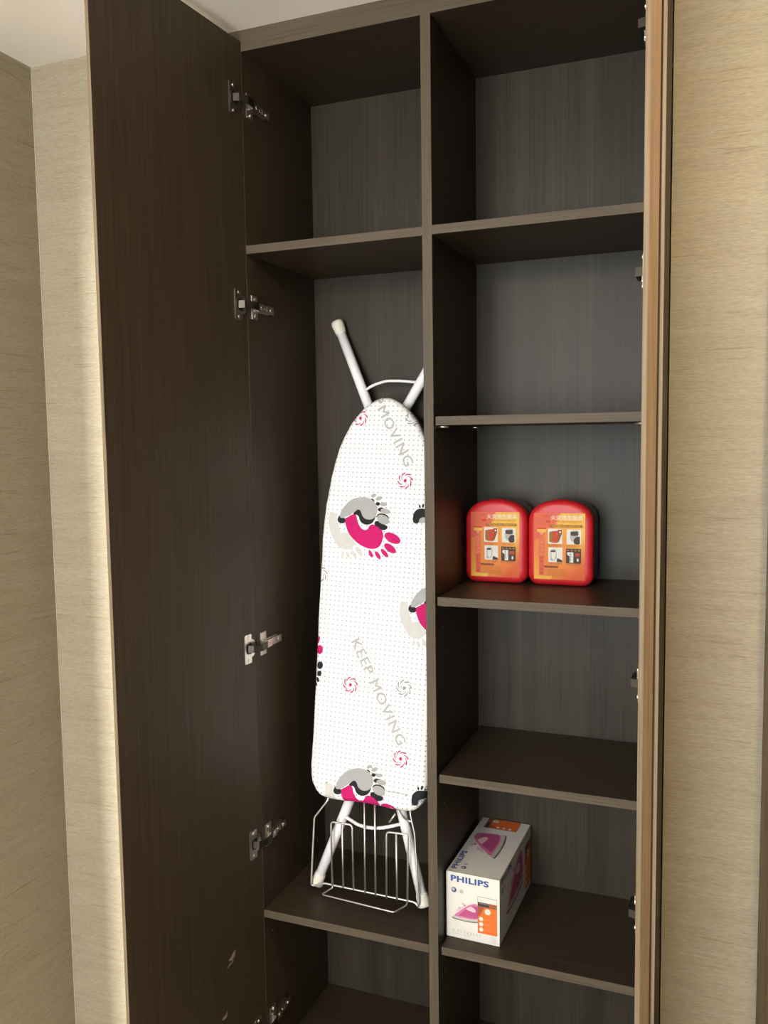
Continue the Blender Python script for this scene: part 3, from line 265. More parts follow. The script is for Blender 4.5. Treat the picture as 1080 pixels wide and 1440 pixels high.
window('added_window_1', -1.1, .55, .57, 2.12, (-1.1, .51)); window('added_window_2', -1.6, -1.2, .25, 1.68, (-1.6, -1.24))  # unseen windows, invented to let daylight into the room
struct('trim_1', MB().box(XW, XW + .0016, YW - .0016, YW, 0, ZC, M_LIT_CORNER))  # thin pale strip painted as the lit wallpaper edge in the corner

# dark door casing at the right edge of the view
struct('trim_2', MB().box(XCAS, XCAS + .075, YW - .014, YW, 0, 2.1, M_CASE, .001))
# added ceiling lamps, unseen: an opal globe on a short stem
GLOBE_R = .07
def globe_material(power):
    t = NT('added_lamp_glass'); a = 4 * math.pi * GLOBE_R ** 2
    t.b.inputs['Emission Color'].default_value = (*LAMP_COLOR, 1); t.b.inputs['Emission Strength'].default_value = power / (math.pi * a)
    return t.set((.85, .82, .76), .4)
for i, (p, e) in enumerate(ADDED_LAMPS):
    t = empty('added_ceiling_lamp', (p[0], p[1], ZC))
    tag(t, ['added opal globe ceiling lamp, out of view near the right wall', 'added opal globe ceiling lamp, out of view over the middle of the room'][i], 'lamp', 'added globe ceiling lamps')
    n = 24; zc = p[2] - ZC
    ring = lambda r, z: [(r * math.cos(2 * math.pi * q / n), r * math.sin(2 * math.pi * q / n), z) for q in range(n)]
    MB().loft([ring(.055, 0), ring(.055, -.010), ring(.045, -.016), ring(.012, -.018), ring(.012, zc + GLOBE_R * .98)], M_WHITE).build('ceiling_rose', t)
    MB().loft([ring(max(.004, GLOBE_R * math.sin(math.pi * k / 12)), zc + GLOBE_R * math.cos(math.pi * k / 12)) for k in range(13)], globe_material(e)).build('globe', t)

# ------------------------------------------------------------------ the wardrobe
XL, XD, XRI, DEP = -.3514, .018, .3800, .2905
ward = empty('wardrobe', (0, 0, 0))
tag(ward, 'dark brown built-in wardrobe with open doors, central divider and shelves', 'wardrobe')
BASE = Z0 - 1.2816
TOPU = Z0 + .7206
def panel(name, x0, x1, y0, y1, z0, z1, m, band=None, parent=ward):
    """board with a slim lighter band glued on its front edge"""
    if band is None: return MB().box(x0, x1, y0, y1, z0, z1, m, .0005).build(name, parent)
    o = MB().box(x0, x1, y0 + .0012, y1, z0, z1, m).build(name, parent)
    MB().box(x0, x1, y0, y0 + .0012, z0, z1, band, .0004).build('edge_band', o)
    return o
panel('side_panel', XL - .018, XL, 0, DEP + .009, 0, TOPU + .018, M_WOOD_Z)
panel('side_panel', XRI, XRI + .018, 0, DEP + .009, 0, TOPU + .018, M_WOOD_Z)
panel('back_panel', XL, XRI, DEP, DEP + .009, 0, TOPU + .018, M_BACK)
panel('top_panel', XL, XRI, 0, DEP, TOPU, TOPU + .018, M_WOOD_X, M_EDGE_X)
panel('base_panel', XL, XRI, 0, DEP, BASE - .018, BASE, M_WOOD_X, M_EDGE_X)
panel('plinth', XL, XRI, .03, .045, 0, BASE - .018, M_WOOD_X)
panel('divider', 0, XD, 0, DEP, BASE, TOPU, M_WOOD_Z, M_EDGE_Z)
panel('cornice_strip', -.402, .4145, .004, .022, TOPU + .018, ZC, M_WOOD_X, M_EDGE_X)
panel('filler_strip', -.402, XL - .018, -.002, .02, 0, TOPU + .018, M_WOOD_Z)
panel('filler_strip', .4008, .4122, -.0225, .02, 0, TOPU + .018, M_WOOD_Z, M_EDGE_Z)
TH = .0155
def shelf(name, x0, x1, y0, top): return panel(name, x0, x1, y0, DEP, Z0 + top - TH, Z0 + top, M_WOOD_X, M_EDGE_X)
shelf('fixed_shelf', XL, 0, 0, .3683)
shelf('fixed_shelf', XD, XRI, 0, .3688)
shelf('lower_shelf', XL + .0005, -.0005, 0, -.9444)
SHELVES = [(.0208, .0387), (.0215, -.2848), (.0222, -.6141), (.0236, -.9447)]
for x0, zt in SHELVES: shelf('adjustable_shelf', x0, XRI - .001, .003, zt)
# metal pegs under the adjustable shelves
peg = None
for x0, zt in SHELVES:
    for y in (.022, .235):
        for x, sx in ((XD, 1), (XRI, -1)):
            if peg is None:
                peg = MB().tube([(-.004, 0, 0), (.021, 0, 0)], .0024, M_NICKEL, 10).build('shelf_peg', ward); o = peg
            else:
                o = peg.copy(); COL.objects.link(o)
            o.location = (x, y, Z0 + zt - TH - .0025); o.rotation_euler = (0, 0, 0 if sx > 0 else math.pi)
# small plugged pin holes above and below the shelves
hole = None
def plug(x, y, z, sx):
    global hole
    if hole is None:
        hole = MB().tube([(-.002, 0, 0), (.0006, 0, 0)], .0026, M_HOLE, 10).build('pin_hole_plug', ward); o = hole
    else: o = hole.copy(); COL.objects.link(o)
    o.location = (x, y, Z0 + z); o.rotation_euler = (0, 0, 0 if sx > 0 else math.pi)
for z in (.066, -.024, -.257, -.349, -.591, -.684, -.918, -1.018):
    plug(XD, .043, z, 1); plug(XD, .255, z, 1)
for z in (-.914, -1.006): plug(XL, .032, z, 1); plug(XL, .25, z, 1)

# doors, each open a little past a right angle; a: along the door from the hinge side, s: from inner to outer face
DW, DT, DZ0, DZ1 = .385, .024, BASE - .02, Z0 + .7385
def door_frame(hx, deg, side):
    a = math.radians(deg)
    d = Vector((side * math.sin(a), -math.cos(a), 0)); nrm = Vector((side * math.cos(a), math.sin(a), 0))
    return (lambda p, s, z: Vector((hx, 0, 0)) + d * p + nrm * s + Vector((0, 0, z)))
def make_door(hx, deg, side):
    fr = door_frame(hx, deg, side)
    prof = [(.0012, 0), (DW - .0006, 0), (DW, .0006), (DW, .0060), (DW - .0165, .0172), (DW - .024, .0178), (DW - .024, .0200), (DW - .0205, .0200), (DW - .0205, DT), (.0012, DT)]
    mb = MB(); mats = [M_WOOD_Z, M_EDGE_DOOR_LIT, M_EDGE_DOOR_LIT, M_TAN, M_TAN_DARK, M_TAN_DARK, M_TAN_DARK, M_EDGE_DOOR_LIT, M_WOOD_Z, M_WOOD_Z]
    A = [mb.bm.verts.new(fr(a, s, DZ0)) for a, s in prof]; B = [mb.bm.verts.new(fr(a, s, DZ1)) for a, s in prof]
    for i in range(len(prof)):
        j = (i + 1) % len(prof)
        f = mb.bm.faces.new((A[i], A[j], B[j], B[i])); f.material_index = mb.slot(mats[i])
    for q in (A[::-1], B): f = mb.bm.faces.new(q); f.material_index = mb.slot(M_EDGE_Z)
    return mb.build('cabinet_door', ward), fr
doorL, frL = make_door(-.3522, 4.5, -1)
doorR, frR = make_door(.3725, 4.6, 1)
tag(doorL, 'left door swung open with its inner face and hinges showing')
tag(doorR, 'right door seen edge on with a tan bevelled edge')
def make_hinge(fr, side, xp):
    """concealed cup hinge: cup plate on the door, arm and mounting plate on the side panel (centre height 0)"""
    mb = MB()
    f = lambda a, z, n: fr(a, -n, z)
    cup = [(.0385, -.0285), (.041, -.026), (.041, .026), (.0385, .0285), (.020, .0285), (.0185, .027), (.0185, .0175), (.013, .0165), (.0075, .012), (.0045, .005), (.0045, -.005), (.0075, -.012), (.013, -.0165), (.0185, -.0175), (.0185, -.027), (.020, -.0285)]
    mb.prism(cup, -.0002, .0016, M_NICKEL, f)
    rec = [(.0335, -.0095), (.036, -.006), (.036, .006), (.0335, .0095), (.021, .0115), (.0185, .008), (.0185, -.008), (.021, -.0115)]
    mb.prism(rec, .0012, .0021, M_RECESS_SHADE, f)
    for z in (-.0225, .0225):
        c = [(.0285 + .0032 * math.cos(q * math.pi / 5), z + .0032 * math.sin(q * math.pi / 5)) for q in range(10)]
        mb.prism(c, .0016, .0030, M_NICKEL, f)
    # crank arm, in plan
    p0, p1 = f(.030, 0, .001), f(.026, 0, .0115)
    P = [(p0.x, p0.y), (p1.x, p1.y), (xp - side * .0165, -.008), (xp - side * .0165, .012), (xp - side * .0125, .020)]
    zh = .0068
    L = []; R = []
    for i, p in enumerate(P):
        a = Vector(P[max(i - 1, 0)]); b = Vector(P[min(i + 1, len(P) - 1)]); t = (b - a).normalized(); nn = Vector((-t.y, t.x)) * .0013
        L.append(Vector(p) + nn); R.append(Vector(p) - nn)
    mb.prism([tuple(v) for v in L] + [tuple(v) for v in R[::-1]], -zh, zh, M_ARM)
    bx = lambda xa, xb, ya, yb, za, zb, m=M_NICKEL: mb.box(min(xp - side * xa, xp - side * xb), max(xp - side * xa, xp - side * xb), ya, yb, za, zb, m, .0004)
    for sgn in (1, -1):                       # wings of the mounting plate
        za, zb = sorted((sgn * .0085, sgn * .0225))
        bx(.0001, .0022, .012, .0345, za, zb)
        c = [(.025 + .0036 * math.cos(q * math.pi / 5), sgn * .0155 + .0036 * math.sin(q * math.pi / 5)) for q in range(10)]
        mb.prism(c, .0022, .0042, M_NICKEL, lambda a, z, n: Vector((xp - side * n, a, z)))
    bx(.0001, .0060, .012, .074, -.0085, .0085)
    bx(.0062, .0128, .016, .040, -.0076, .0076)      # raised arm cover
    bx(.0062, .0105, .0405, .083, -.0072, .0072)
    bx(.0105, .0109, .055, .061, -.0045, .0045, M_RECESS_SHADE)
    for y in (.032, .0475, .072):
        c = [(y + .0038 * math.cos(q * math.pi / 6), .0038 * math.sin(q * math.pi / 6)) for q in range(12)]
        mb.prism(c, .0100, .0140 if y < .04 else .0122, M_NICKEL, lambda a, z, n: Vector((xp - side * n, a, z)))
    return mb
hz = (.629, .2555, -.402, -.795, -1.186)
for fr, side, xp, door in ((frL, -1, XL, doorL), (frR, 1, XRI, doorR)):
    h0 = make_hinge(fr, side, xp).build('hinge', door, (0, 0, Z0 + hz[0]))
    for z in hz[1:]:
        h = h0.copy(); COL.objects.link(h); h.location = (0, 0, Z0 + z)
# pale scuff marks low on the left door
f = lambda a, z, n: frL(a, -n, Z0 + z)
MB().prism([(.0974, -.9733), (.1000, -.985), (.1085, -.9905), (.1207, -.9836), (.113, -.981), (.106, -.9765)], 0, .0002, M_SCUFF, f).prism([(.1033, -.9906), (.107, -.9945), (.117, -.9955), (.1264, -.9977), (.118, -.9925), (.110, -.992)], 0, .0002, M_SCUFF, f).build('scuff_mark', doorL)
MB().prism([(.1279, -1.079), (.130, -1.0895), (.1385, -1.0905), (.1457, -1.0865), (.140, -1.083), (.134, -1.084)], 0, .0002, M_SCUFF, f).build('scuff_mark', doorL)

# ------------------------------------------------------------------ text helper
def text_shape(s, size=1.0, bold=0.0, space=1.0, align='LEFT'):
    """triangles (list of 2D points, list of index triples) of a line of text"""
    cu = bpy.data.curves.new('lettering', 'FONT'); cu.body = s; cu.size = size; cu.offset = bold; cu.space_character = space; cu.align_x = align
    cu.resolution_u = 3; cu.fill_mode = 'FRONT'
    o = bpy.data.objects.new('lettering', cu); COL.objects.link(o)
    dg = bpy.context.evaluated_depsgraph_get(); me = bpy.data.meshes.new_from_object(o.evaluated_get(dg)); me.calc_loop_triangles()
    V = [(v.co.x, v.co.y) for v in me.vertices]; T = [tuple(t.vertices) for t in me.loop_triangles]
    bpy.data.objects.remove(o); bpy.data.curves.remove(cu); bpy.data.meshes.remove(me)
    return V, T
def fit(VT, x0, x1, y0, y1):
    V, T = VT
    if not V: return V, T
    ax, bx = min(v[0] for v in V), max(v[0] for v in V); ay, by = min(v[1] for v in V), max(v[1] for v in V)
    return [(x0 + (v[0] - ax) / (bx - ax) * (x1 - x0), y0 + (v[1] - ay) / (by - ay) * (y1 - y0)) for v in V], T
def add_tris(mb, V, T, m, fn):
    vs = [mb.bm.verts.new(fn(*v)) for v in V]; k = mb.slot(m)
    for t in T:
        try: f = mb.bm.faces.new([vs[i] for i in t])
        except ValueError: continue
        f.material_index = k
def add_poly(mb, pts, m, fn, maxlen=None):
    """flat or draped print: polygon, triangulated (and split finely when maxlen is set), then mapped by fn"""
    b = bmesh.new()
    clean = []
    for p in pts:
        if not clean or (abs(p[0] - clean[-1][0]) + abs(p[1] - clean[-1][1])) > 1e-6: clean.append(p)
    try: b.faces.new([b.verts.new((p[0], p[1], 0)) for p in clean])
    except ValueError: b.free(); return
    bmesh.ops.triangulate(b, faces=b.faces[:])
    if maxlen:
        for _ in range(6):
            es = [e for e in b.edges if e.calc_length() > maxlen]
            if not es: break
            bmesh.ops.subdivide_edges(b, edges=es, cuts=1)
            bmesh.ops.triangulate(b, faces=b.faces[:])
    b.verts.index_update()
    V = [(v.co.x, v.co.y) for v in b.verts]; T = [tuple(v.index for v in f.verts) for f in b.faces]; b.free()
    add_tris(mb, V, T, m, fn)

# ------------------------------------------------------------------ ironing board
# local frame: x across, y up along the board, z out of its face; stands on its lower feet, leans on the back panel
Tv = Vector((.012, .168, 1.196)).normalized(); Sv = (Vector((1, 0, 0)) - Tv * Tv.x).normalized(); Nv = Sv.cross(Tv)
O = Vector((-.165, .107, Z0 - .9444))
board = empty('ironing_board', mat=Matrix(((Sv.x, Tv.x, Nv.x, O.x), (Sv.y, Tv.y, Nv.y, O.y), (Sv.z, Tv.z, Nv.z, O.z), (0, 0, 0, 1))))
tag(board, 'folded white ironing board with footprint cover leaning upright in left compartment', 'ironing board')
half = [(1.0335, 0), (1.0325, .012), (1.0275, .024), (1.0165, .0415), (1.0005, .058), (.9843, .071), (.9535, .0883), (.9261, .099), (.8946, .1078), (.8585, .115), (.827, .1196), (.7977, .1236), (.7556, .1264), (.70, .127), (.60, .1273), (.50, .1268), (.40, .1265), (.30, .1272), (.2657, .1278), (.2441, .1255), (.2287, .1205), (.2143, .1095), (.206, .094), (.2045, .06), (.2065, .03), (.2075, 0)]
OUT = [(w, t) for t, w in half] + [(-w, t) for t, w in half[-2:0:-1]]
OUT = smooth_loop(OUT, 3)
if sum(OUT[i][0] * OUT[(i + 1) % len(OUT)][1] - OUT[(i + 1) % len(OUT)][0] * OUT[i][1] for i in range(len(OUT))) < 0: OUT = OUT[::-1]
NO = len(OUT)
ZF, RIM = .050, .013
def onrm(i):
    a = Vector(OUT[i - 1]); b = Vector(OUT[(i + 1) % NO]); t = (b - a).normalized(); return Vector((-t.y, t.x))     # inward
rings = []
prof = [(.014, .020), (.004, .0195), (0, .024), (0, ZF - RIM)] + [(RIM * (1 - math.cos(q * math.pi / 12)), ZF - RIM + RIM * math.sin(q * math.pi / 12)) for q in range(1, 7)] + [(RIM + .010, ZF + .0003), (RIM + .022, ZF + .0005)]
for d, z in prof:
    rings.append([(OUT[i][0] + onrm(i).x * d, OUT[i][1] + onrm(i).y * d, z + (.0007 * math.sin(i * 2.3) + .0005 * math.sin(i * 5.1) if z < ZF - .002 else 0)) for i in range(NO)])
def cover_material():
    t = NT('white_dotted_cotton')
    uv = t.n('ShaderNodeUVMap'); mp = t.n('ShaderNodeMapping'); mp.inputs['Scale'].default_value = (101, 101, 0); mp.inputs['Rotation'].default_value = (0, 0, math.radians(1.5))
    fr = t.n('ShaderNodeVectorMath', operation='FRACTION'); sb = t.n('ShaderNodeVectorMath', operation='SUBTRACT'); sb.inputs[1].default_value = (.5, .5, 0)
    ln = t.n('ShaderNodeVectorMath', operation='LENGTH')
    t.l(uv.outputs[0], mp.inputs[0]); t.l(mp.outputs[0], fr.inputs[0]); t.l(fr.outputs[0], sb.inputs[0]); t.l(sb.outputs[0], ln.inputs[0])
    c = t.ramp(ln.outputs['Value'], [(0.13, (.40, .40, .41)), (0.18, (.90, .90, .89))])
    wv = t.noise((900, 900, 900), 1.0); t.bump(wv, .08, .0004)
    return t.set(c, .85, 0, .15)
M_COVER = cover_material()
mb = MB().loft(rings, M_COVER)
for f in mb.bm.faces:
    for lp in f.loops: lp[mb.uv].uv = (lp.vert.co.x, lp.vert.co.y)
cover = mb.build('cover', board)
MB().prism([(OUT[i][0] + onrm(i).x * .016, OUT[i][1] + onrm(i).y * .016) for i in range(NO)], .0135, .0188, M_WHITE).build('board_plate', board)
# draping of prints over the rounded rim
def surf(x, y, lift, wrap=False):
    best = 1e9; bi = 0; bp = None; p = Vector((x, y))
    inside = False
    for i in range(NO):
        a = OUT[i]; b = OUT[(i + 1) % NO]
        if (a[1] > y) != (b[1] > y) and x < (b[0] - a[0]) * (y - a[1]) / (b[1] - a[1]) + a[0]: inside = not inside
        ax, ay = a; dx, dy = b[0] - ax, b[1] - ay
        t = max(0, min(1, ((x - ax) * dx + (y - ay) * dy) / (dx * dx + dy * dy)))
        qx, qy = ax + dx * t, ay + dy * t; dd = (x - qx) ** 2 + (y - qy) ** 2
        if dd < best: best = dd; bi = i; bp = Vector((qx, qy))
    d = math.sqrt(best) * (1 if inside else -1)
    if d >= RIM: return Vector((x, y, ZF + .0004 * min(1, (d - RIM) / .01) + .0002 + lift))
    n = onrm(bi)
    if wrap:                                  # cloth rolled round the rim: plan distance becomes arc length
        a = (RIM - d) / RIM; c, h = math.sin(min(a, math.pi / 2)), math.cos(min(a, math.pi / 2))
        k = RIM * (1 - c) - c * (lift + .0002)
        return Vector((bp.x + n.x * k, bp.y + n.y * k, ZF - RIM + RIM * h + h * lift + .0002 - RIM * max(0, a - math.pi / 2)))
    if d >= 0:
        c = (RIM - d) / RIM; h = math.sqrt(max(0, 1 - c * c))
        return Vector((x - n.x * c * lift, y - n.y * c * lift, ZF - RIM + RIM * h + h * lift + .0002))
    q = bp - n * (lift + .0008)
    return Vector((q.x, q.y, max(.026, ZF - RIM + d)))
PR = {'pink': plain('print_pink', srgb(196, 32, 108), .8, 0, .15), 'grey': plain('print_grey', (.40, .41, .41), .8, 0, .15), 'black': plain('print_black', (.022, .024, .026), .8, 0, .15),
      'pale': plain('print_pale_grey', (.62, .62, .60), .8, 0, .15), 'dark': plain('print_mid_grey', (.28, .28, .29), .8, 0, .15), 'text': plain('print_text_grey', (.46, .46, .46), .8, 0, .15)}
for motif in FOOT_PRINTS:
    mb = MB()
    for c, layer, fl in motif:
        pts = [(fl[i] / 1000, fl[i + 1] / 1000) for i in range(0, len(fl), 2)]
        add_poly(mb, smooth_loop(pts, 3), PR[c], lambda x, y, L=layer: surf(x, y, .0003 + .0003 * L), .0055)
    mb.build('footprint', cover, recalc=False)
for c, (cx, cy) in SWIRLS:
    mb = MB(); R = .0165; cx /= 1000; cy /= 1000
    fn = lambda x, y: surf(cx + x, cy + y, .0004)
    add_poly(mb, [(.0032 * math.cos(k * math.pi / 6), .0036 * math.sin(k * math.pi / 6)) for k in range(12)], PR[c], fn)
    for k in range(8):
        a0 = math.pi / 4 * k + .2; L = []; Rr = []
        for q in range(6):
            t = q / 5; a = a0 - .95 * t; r = R * (.62 + .36 * t); wd = R * (.06 + .13 * t) if q < 5 else R * .12
            L.append(((r + wd * .5) * math.cos(a), (r + wd * .5) * math.sin(a))); Rr.append(((r - wd * .6) * math.cos(a), (r - wd * .6) * math.sin(a)))
        add_poly(mb, L + Rr[::-1], PR[c], fn)
    mb.build('swirl', cover, recalc=False)
VT = fit(text_shape('KEEP MOVING', 1.0, 0, 1.12), 0, .2265, 0, .0205)
ang = math.radians(-60.4); ca, sa = math.cos(ang), math.sin(ang)
for ox, oy in ((0, 0), (-.0108, .557)):
    mb = MB()
    bx, by = -.0337 - ca * .0085 + sa * .0102 + ox, .5268 - sa * .0085 - ca * .0102 + oy
    for k, (dx, dy) in enumerate(((0, 0), (.0005, .0003), (-.0005, -.0003), (.0005, -.0003), (-.0005, .0003))):     # heavier strokes
        pull = .0085 if oy else 0             # the cloth is gathered at the nose, which draws the first word down
        V = [(bx + ca * (x + dx + (pull if x < .0775 else 0)) - sa * (y + dy), by + sa * (x + dx + (pull if x < .0775 else 0)) + ca * (y + dy)) for x, y in VT[0]]
        b = bmesh.new(); vs = [b.verts.new((x, y, 0)) for x, y in V]
        for t in VT[1]:
            if sum(V[i][1] for i in t) / 3 < 1.040: b.faces.new([vs[i] for i in t])
        bmesh.ops.delete(b, geom=[v for v in b.verts if not v.link_faces], context='VERTS')
        for _ in range(3):
            es = [e for e in b.edges if e.calc_length() > .003 and e.verts[0].co.y > .98]
            if es: bmesh.ops.subdivide_edges(b, edges=es, cuts=1); bmesh.ops.triangulate(b, faces=b.faces[:])
        b.verts.index_update()
        add_tris(mb, [(v.co.x, v.co.y) for v in b.verts], [tuple(v.index for v in f.verts) for f in b.faces], PR['text'], lambda x, y, k=k: surf(x, y, .0004 + .00004 * k)); b.free()
    mb.build('lettering', cover, recalc=False)

# legs: two pairs of white tubes in the plane behind the board
def leg(p0, p1, foot, h=0.0):
    a = Vector((p0[0], p0[1], h)); b = Vector((p1[0], p1[1], h)); d = (b - a).normalized()
    o = MB().tube([a + d * .004, b], .0104, M_WHITE, 20).build('leg', board)
    if foot:
        c = MB(); 
        c.tube([a - d * (.006 if foot == 'up' else .002), a - d * .0005, a + d * .004, a + d * .020, a + d * .023, a + d * .023], .0134, M_CAP, 20, radii=[.0128, .0140, .0138, .0120, .0116, .0104])
        c.build('rubber_foot', o)
leg((-.1355, 1.2045), (-.036, .985), 'up'); leg((.1345, 1.2045), (.0065, .975), 'up', -.0002)
leg((-.1205, .0125), (-.040, .234), 'down'); leg((.1185, .0125), (.0475, .235), 'down')
# thin white braces between the legs of each pair
MB().tube(fillet([(-.063, 1.058, .002), (-.045, 1.068, .004), (-.014, 1.0765, .006), (.018, 1.0755, .005), (.052, 1.0725, .002)], .012), .0030, M_WHITE, 10).build('brace', board)
MB().tube(fillet([(-.066, .163, .004), (-.0453, .1575, .010), (-.0296, .1525, .013), (-.0072, .150, .014), (.0148, .152, .014), (.0364, .157, .012), (.063, .1655, .004)], .012), .0036, M_WHITE, 10).build('brace', board)

# chromed wire iron rest at the heel
rest = empty('iron_rest'); rest.parent = board
WR = .0020
def wire(name, pts, r=.006, w=WR, h0=.0185):
    P = [(p[0], p[1], p[2] if len(p) > 2 else h0 + .012 * max(0, min(1, (p[1] - .02) / .17))) for p in pts]
    return MB().tube(fillet(P, r), w, M_CHROME, 8).build(name, rest)
wire('frame_wire', [(-.0885, .214, .024), (-.0916, .196), (-.1207, .1567), (-.1253, .019), (-.1245, .013, .0165), (-.116, .013, .0165), (-.0965, .0218, .0165), (.100, .0213, .0165), (.1074, .019, .0165), (.1105, .0135, .0165), (.1135, .020), (.1015, .1579), (.0905, .1982), (.089, .214, .024)], .005, .0021)
wire('rest_wire', [(-.0517, .0225), (-.057, .1535)])
wire('rest_wire', [(-.0026, .0195), (-.0115, .214, .026)]); wire('rest_wire', [(.0203, .0185), (.0116, .214, .026)])
wire('rest_wire', [(.0668, .0185), (.0619, .1530)])
wire('rest_wire', [(-.0760, .0205), (-.0829, .1540), (-.0345, .1545), (-.0286, .0225)], .008)
wire('rest_wire', [(.0440, .0185), (.0409, .1525), (.061, .1540), (.0868, .1545), (.0889, .0185)], .007)
wire('foot_loop', [(-.0760, .0205), (-.0762, .0165, .0185), (-.0895, .0085, .041), (.0742, .0095, .054), (.088, .0140, .024), (.0889, .0190)], .005, .0016)
wire('rest_wire', [(.040, .1675, .012), (.0526, .1862, .013)]); wire('rest_wire', [(.058, .1990, .0145), (.0640, .1870, .0145), (.0758, .1811, .018), (.0945, .1814, .028)], .008)

# ------------------------------------------------------------------ flat prints
def quad(mb, x0, x1, y0, y1, m, fn): add_poly(mb, [(x0, y0), (x1, y0), (x1, y1), (x0, y1)], m, fn)
def rrect(x0, x1, y0, y1, r, n=4):
    P = []
    for cx, cy, a in ((x1 - r, y1 - r, 0), (x0 + r, y1 - r, 90), (x0 + r, y0 + r, 180), (x1 - r, y0 + r, 270)):
        for k in range(n + 1): t = math.radians(a + 90 * k / n); P.append((cx + r * math.cos(t), cy + r * math.sin(t)))
    return P
def disc(cx, cy, rx, ry=None, n=20): return [(cx + rx * math.cos(2 * math.pi * k / n), cy + (ry or rx) * math.sin(2 * math.pi * k / n)) for k in range(n)]
def words(mb, x0, x1, y0, y1, m, fn, seed, cw):
    """lines of lettering too small to read in the photograph: little broken strokes"""
    rd = random.Random(seed); x = x0; h = y1 - y0
    while x < x1 - cw * .5:
        w = cw * rd.uniform(.55, .85)
        quad(mb, x, x + w, y0 + h * rd.uniform(0, .15), y0 + h * rd.uniform(.2, .35), m, fn)
        quad(mb, x + w * .1, x + w * .9, y0 + h * .72, y0 + h * rd.uniform(.85, 1), m, fn)
        xx = x + w * rd.uniform(.2, .6); quad(mb, xx, xx + w * .22, y0 + h * .1, y1 - h * .05, m, fn)
        x += cw * (1.0 if rd.random() < .85 else 1.5)

# ------------------------------------------------------------------ boxed steam iron
BW, BD, BH = .1040, .2480, .1283
ibox = empty('iron_box', mat=Matrix.Translation((.0215, .0415, Z0 - .9444)) @ Matrix.Rotation(math.radians(-1.4), 4, 'Z'))
tag(ibox, 'white cardboard box with pink steam iron picture and orange panel, on lower right shelf', 'box')
M_CARD = plain('white_card', (.74, .71, .655), .5, 0, .4, .015)
M_BLUE = plain('ink_blue', srgb(52, 80, 150), .5, 0, .4); M_INK = plain('ink_black', (.03, .028, .026), .5); M_GREYINK = plain('ink_grey', (.45, .45, .44), .6)
M_ORANGE = plain('ink_orange', srgb(224, 108, 36), .5); M_RUST = plain('ink_rust', srgb(160, 78, 40), .5)
M_PINK = plain('ink_pink', srgb(200, 112, 158), .5); M_PINK2 = plain('ink_magenta', srgb(176, 74, 126), .5); M_PINK3 = plain('ink_pale_pink', srgb(226, 186, 196), .5); M_SOLE = plain('ink_sole_grey', srgb(92, 88, 84), .5); M_SILVER = plain('ink_silver', srgb(190, 184, 178), .5)
M_CYAN = plain('ink_cyan', srgb(130, 205, 220), .5); M_SEAM = plain('card_edge', (.50, .42, .31), .7)
mb = MB().box(0, BW, 0, BD, 0, BH, M_CARD, .0009); carton = mb.build('carton', ibox)
MB().box(.0008, BW - .0008, .0002, .0010, BH - .0004, BH + .0004, M_SEAM).box(BW - .0004, BW + .0003, .0008, BD - .0008, BH - .0006, BH + .0003, M_SEAM).build('lid_flap', carton)
LOGO = text_shape('PHILIPS', 1.0, .042, 1.08)
def iron_picture(mb, fn, x0, x1, y0, y1, crop=None):
    """side view of an iron, tip at the left, in the box x0..x1, y0..y1 (y up)"""
    f = lambda P: [(x0 + min(a, crop or 9) * (x1 - x0), y0 + b * (y1 - y0)) for a, b in P]
    lay = [0]
    def put(P, m):
        lay[0] += 1; k = lay[0]
        add_poly(mb, smooth_loop(f(P), 3), m, lambda x, y: fn(x, y, k))
    put([(0, .06), (.12, .02), (.45, .0), (.78, .02), (1, .08), (1.0, .13), (.5, .09), (.05, .12)], M_SOLE)
    put([(.02, .10), (.25, .055), (.55, .05), (1.0, .12), (1.0, .26), (.6, .20), (.2, .22), (.06, .20)], M_SILVER)
    put([(.08, .22), (.3, .18), (.6, .18), (1, .26), (1.02, .60), (.98, .90), (.84, 1.0), (.66, .93), (.45, .72), (.25, .46)], M_PINK)
    put([(.24, .26), (.45, .23), (.75, .24), (.97, .32), (.98, .60), (.90, .84), (.78, .88), (.64, .80), (.48, .62), (.34, .42)], M_PINK2)
    put([(.50, .66), (.60, .60), (.76, .56), (.83, .62), (.80, .72), (.72, .80), (.64, .82)], M_PINK3)
    put([(.16, .44), (.26, .50), (.40, .70), (.37, .74), (.25, .62), (.14, .50)], M_PINK3)
    put([(.22, .62), (.28, .60), (.31, .67), (.24, .70)], M_GREYINK); put([(.34, .88), (.42, .84), (.44, .90), (.36, .94)], M_GREYINK); put([(.40, .80), (.47, .78), (.48, .85), (.43, .86)], M_PINK)
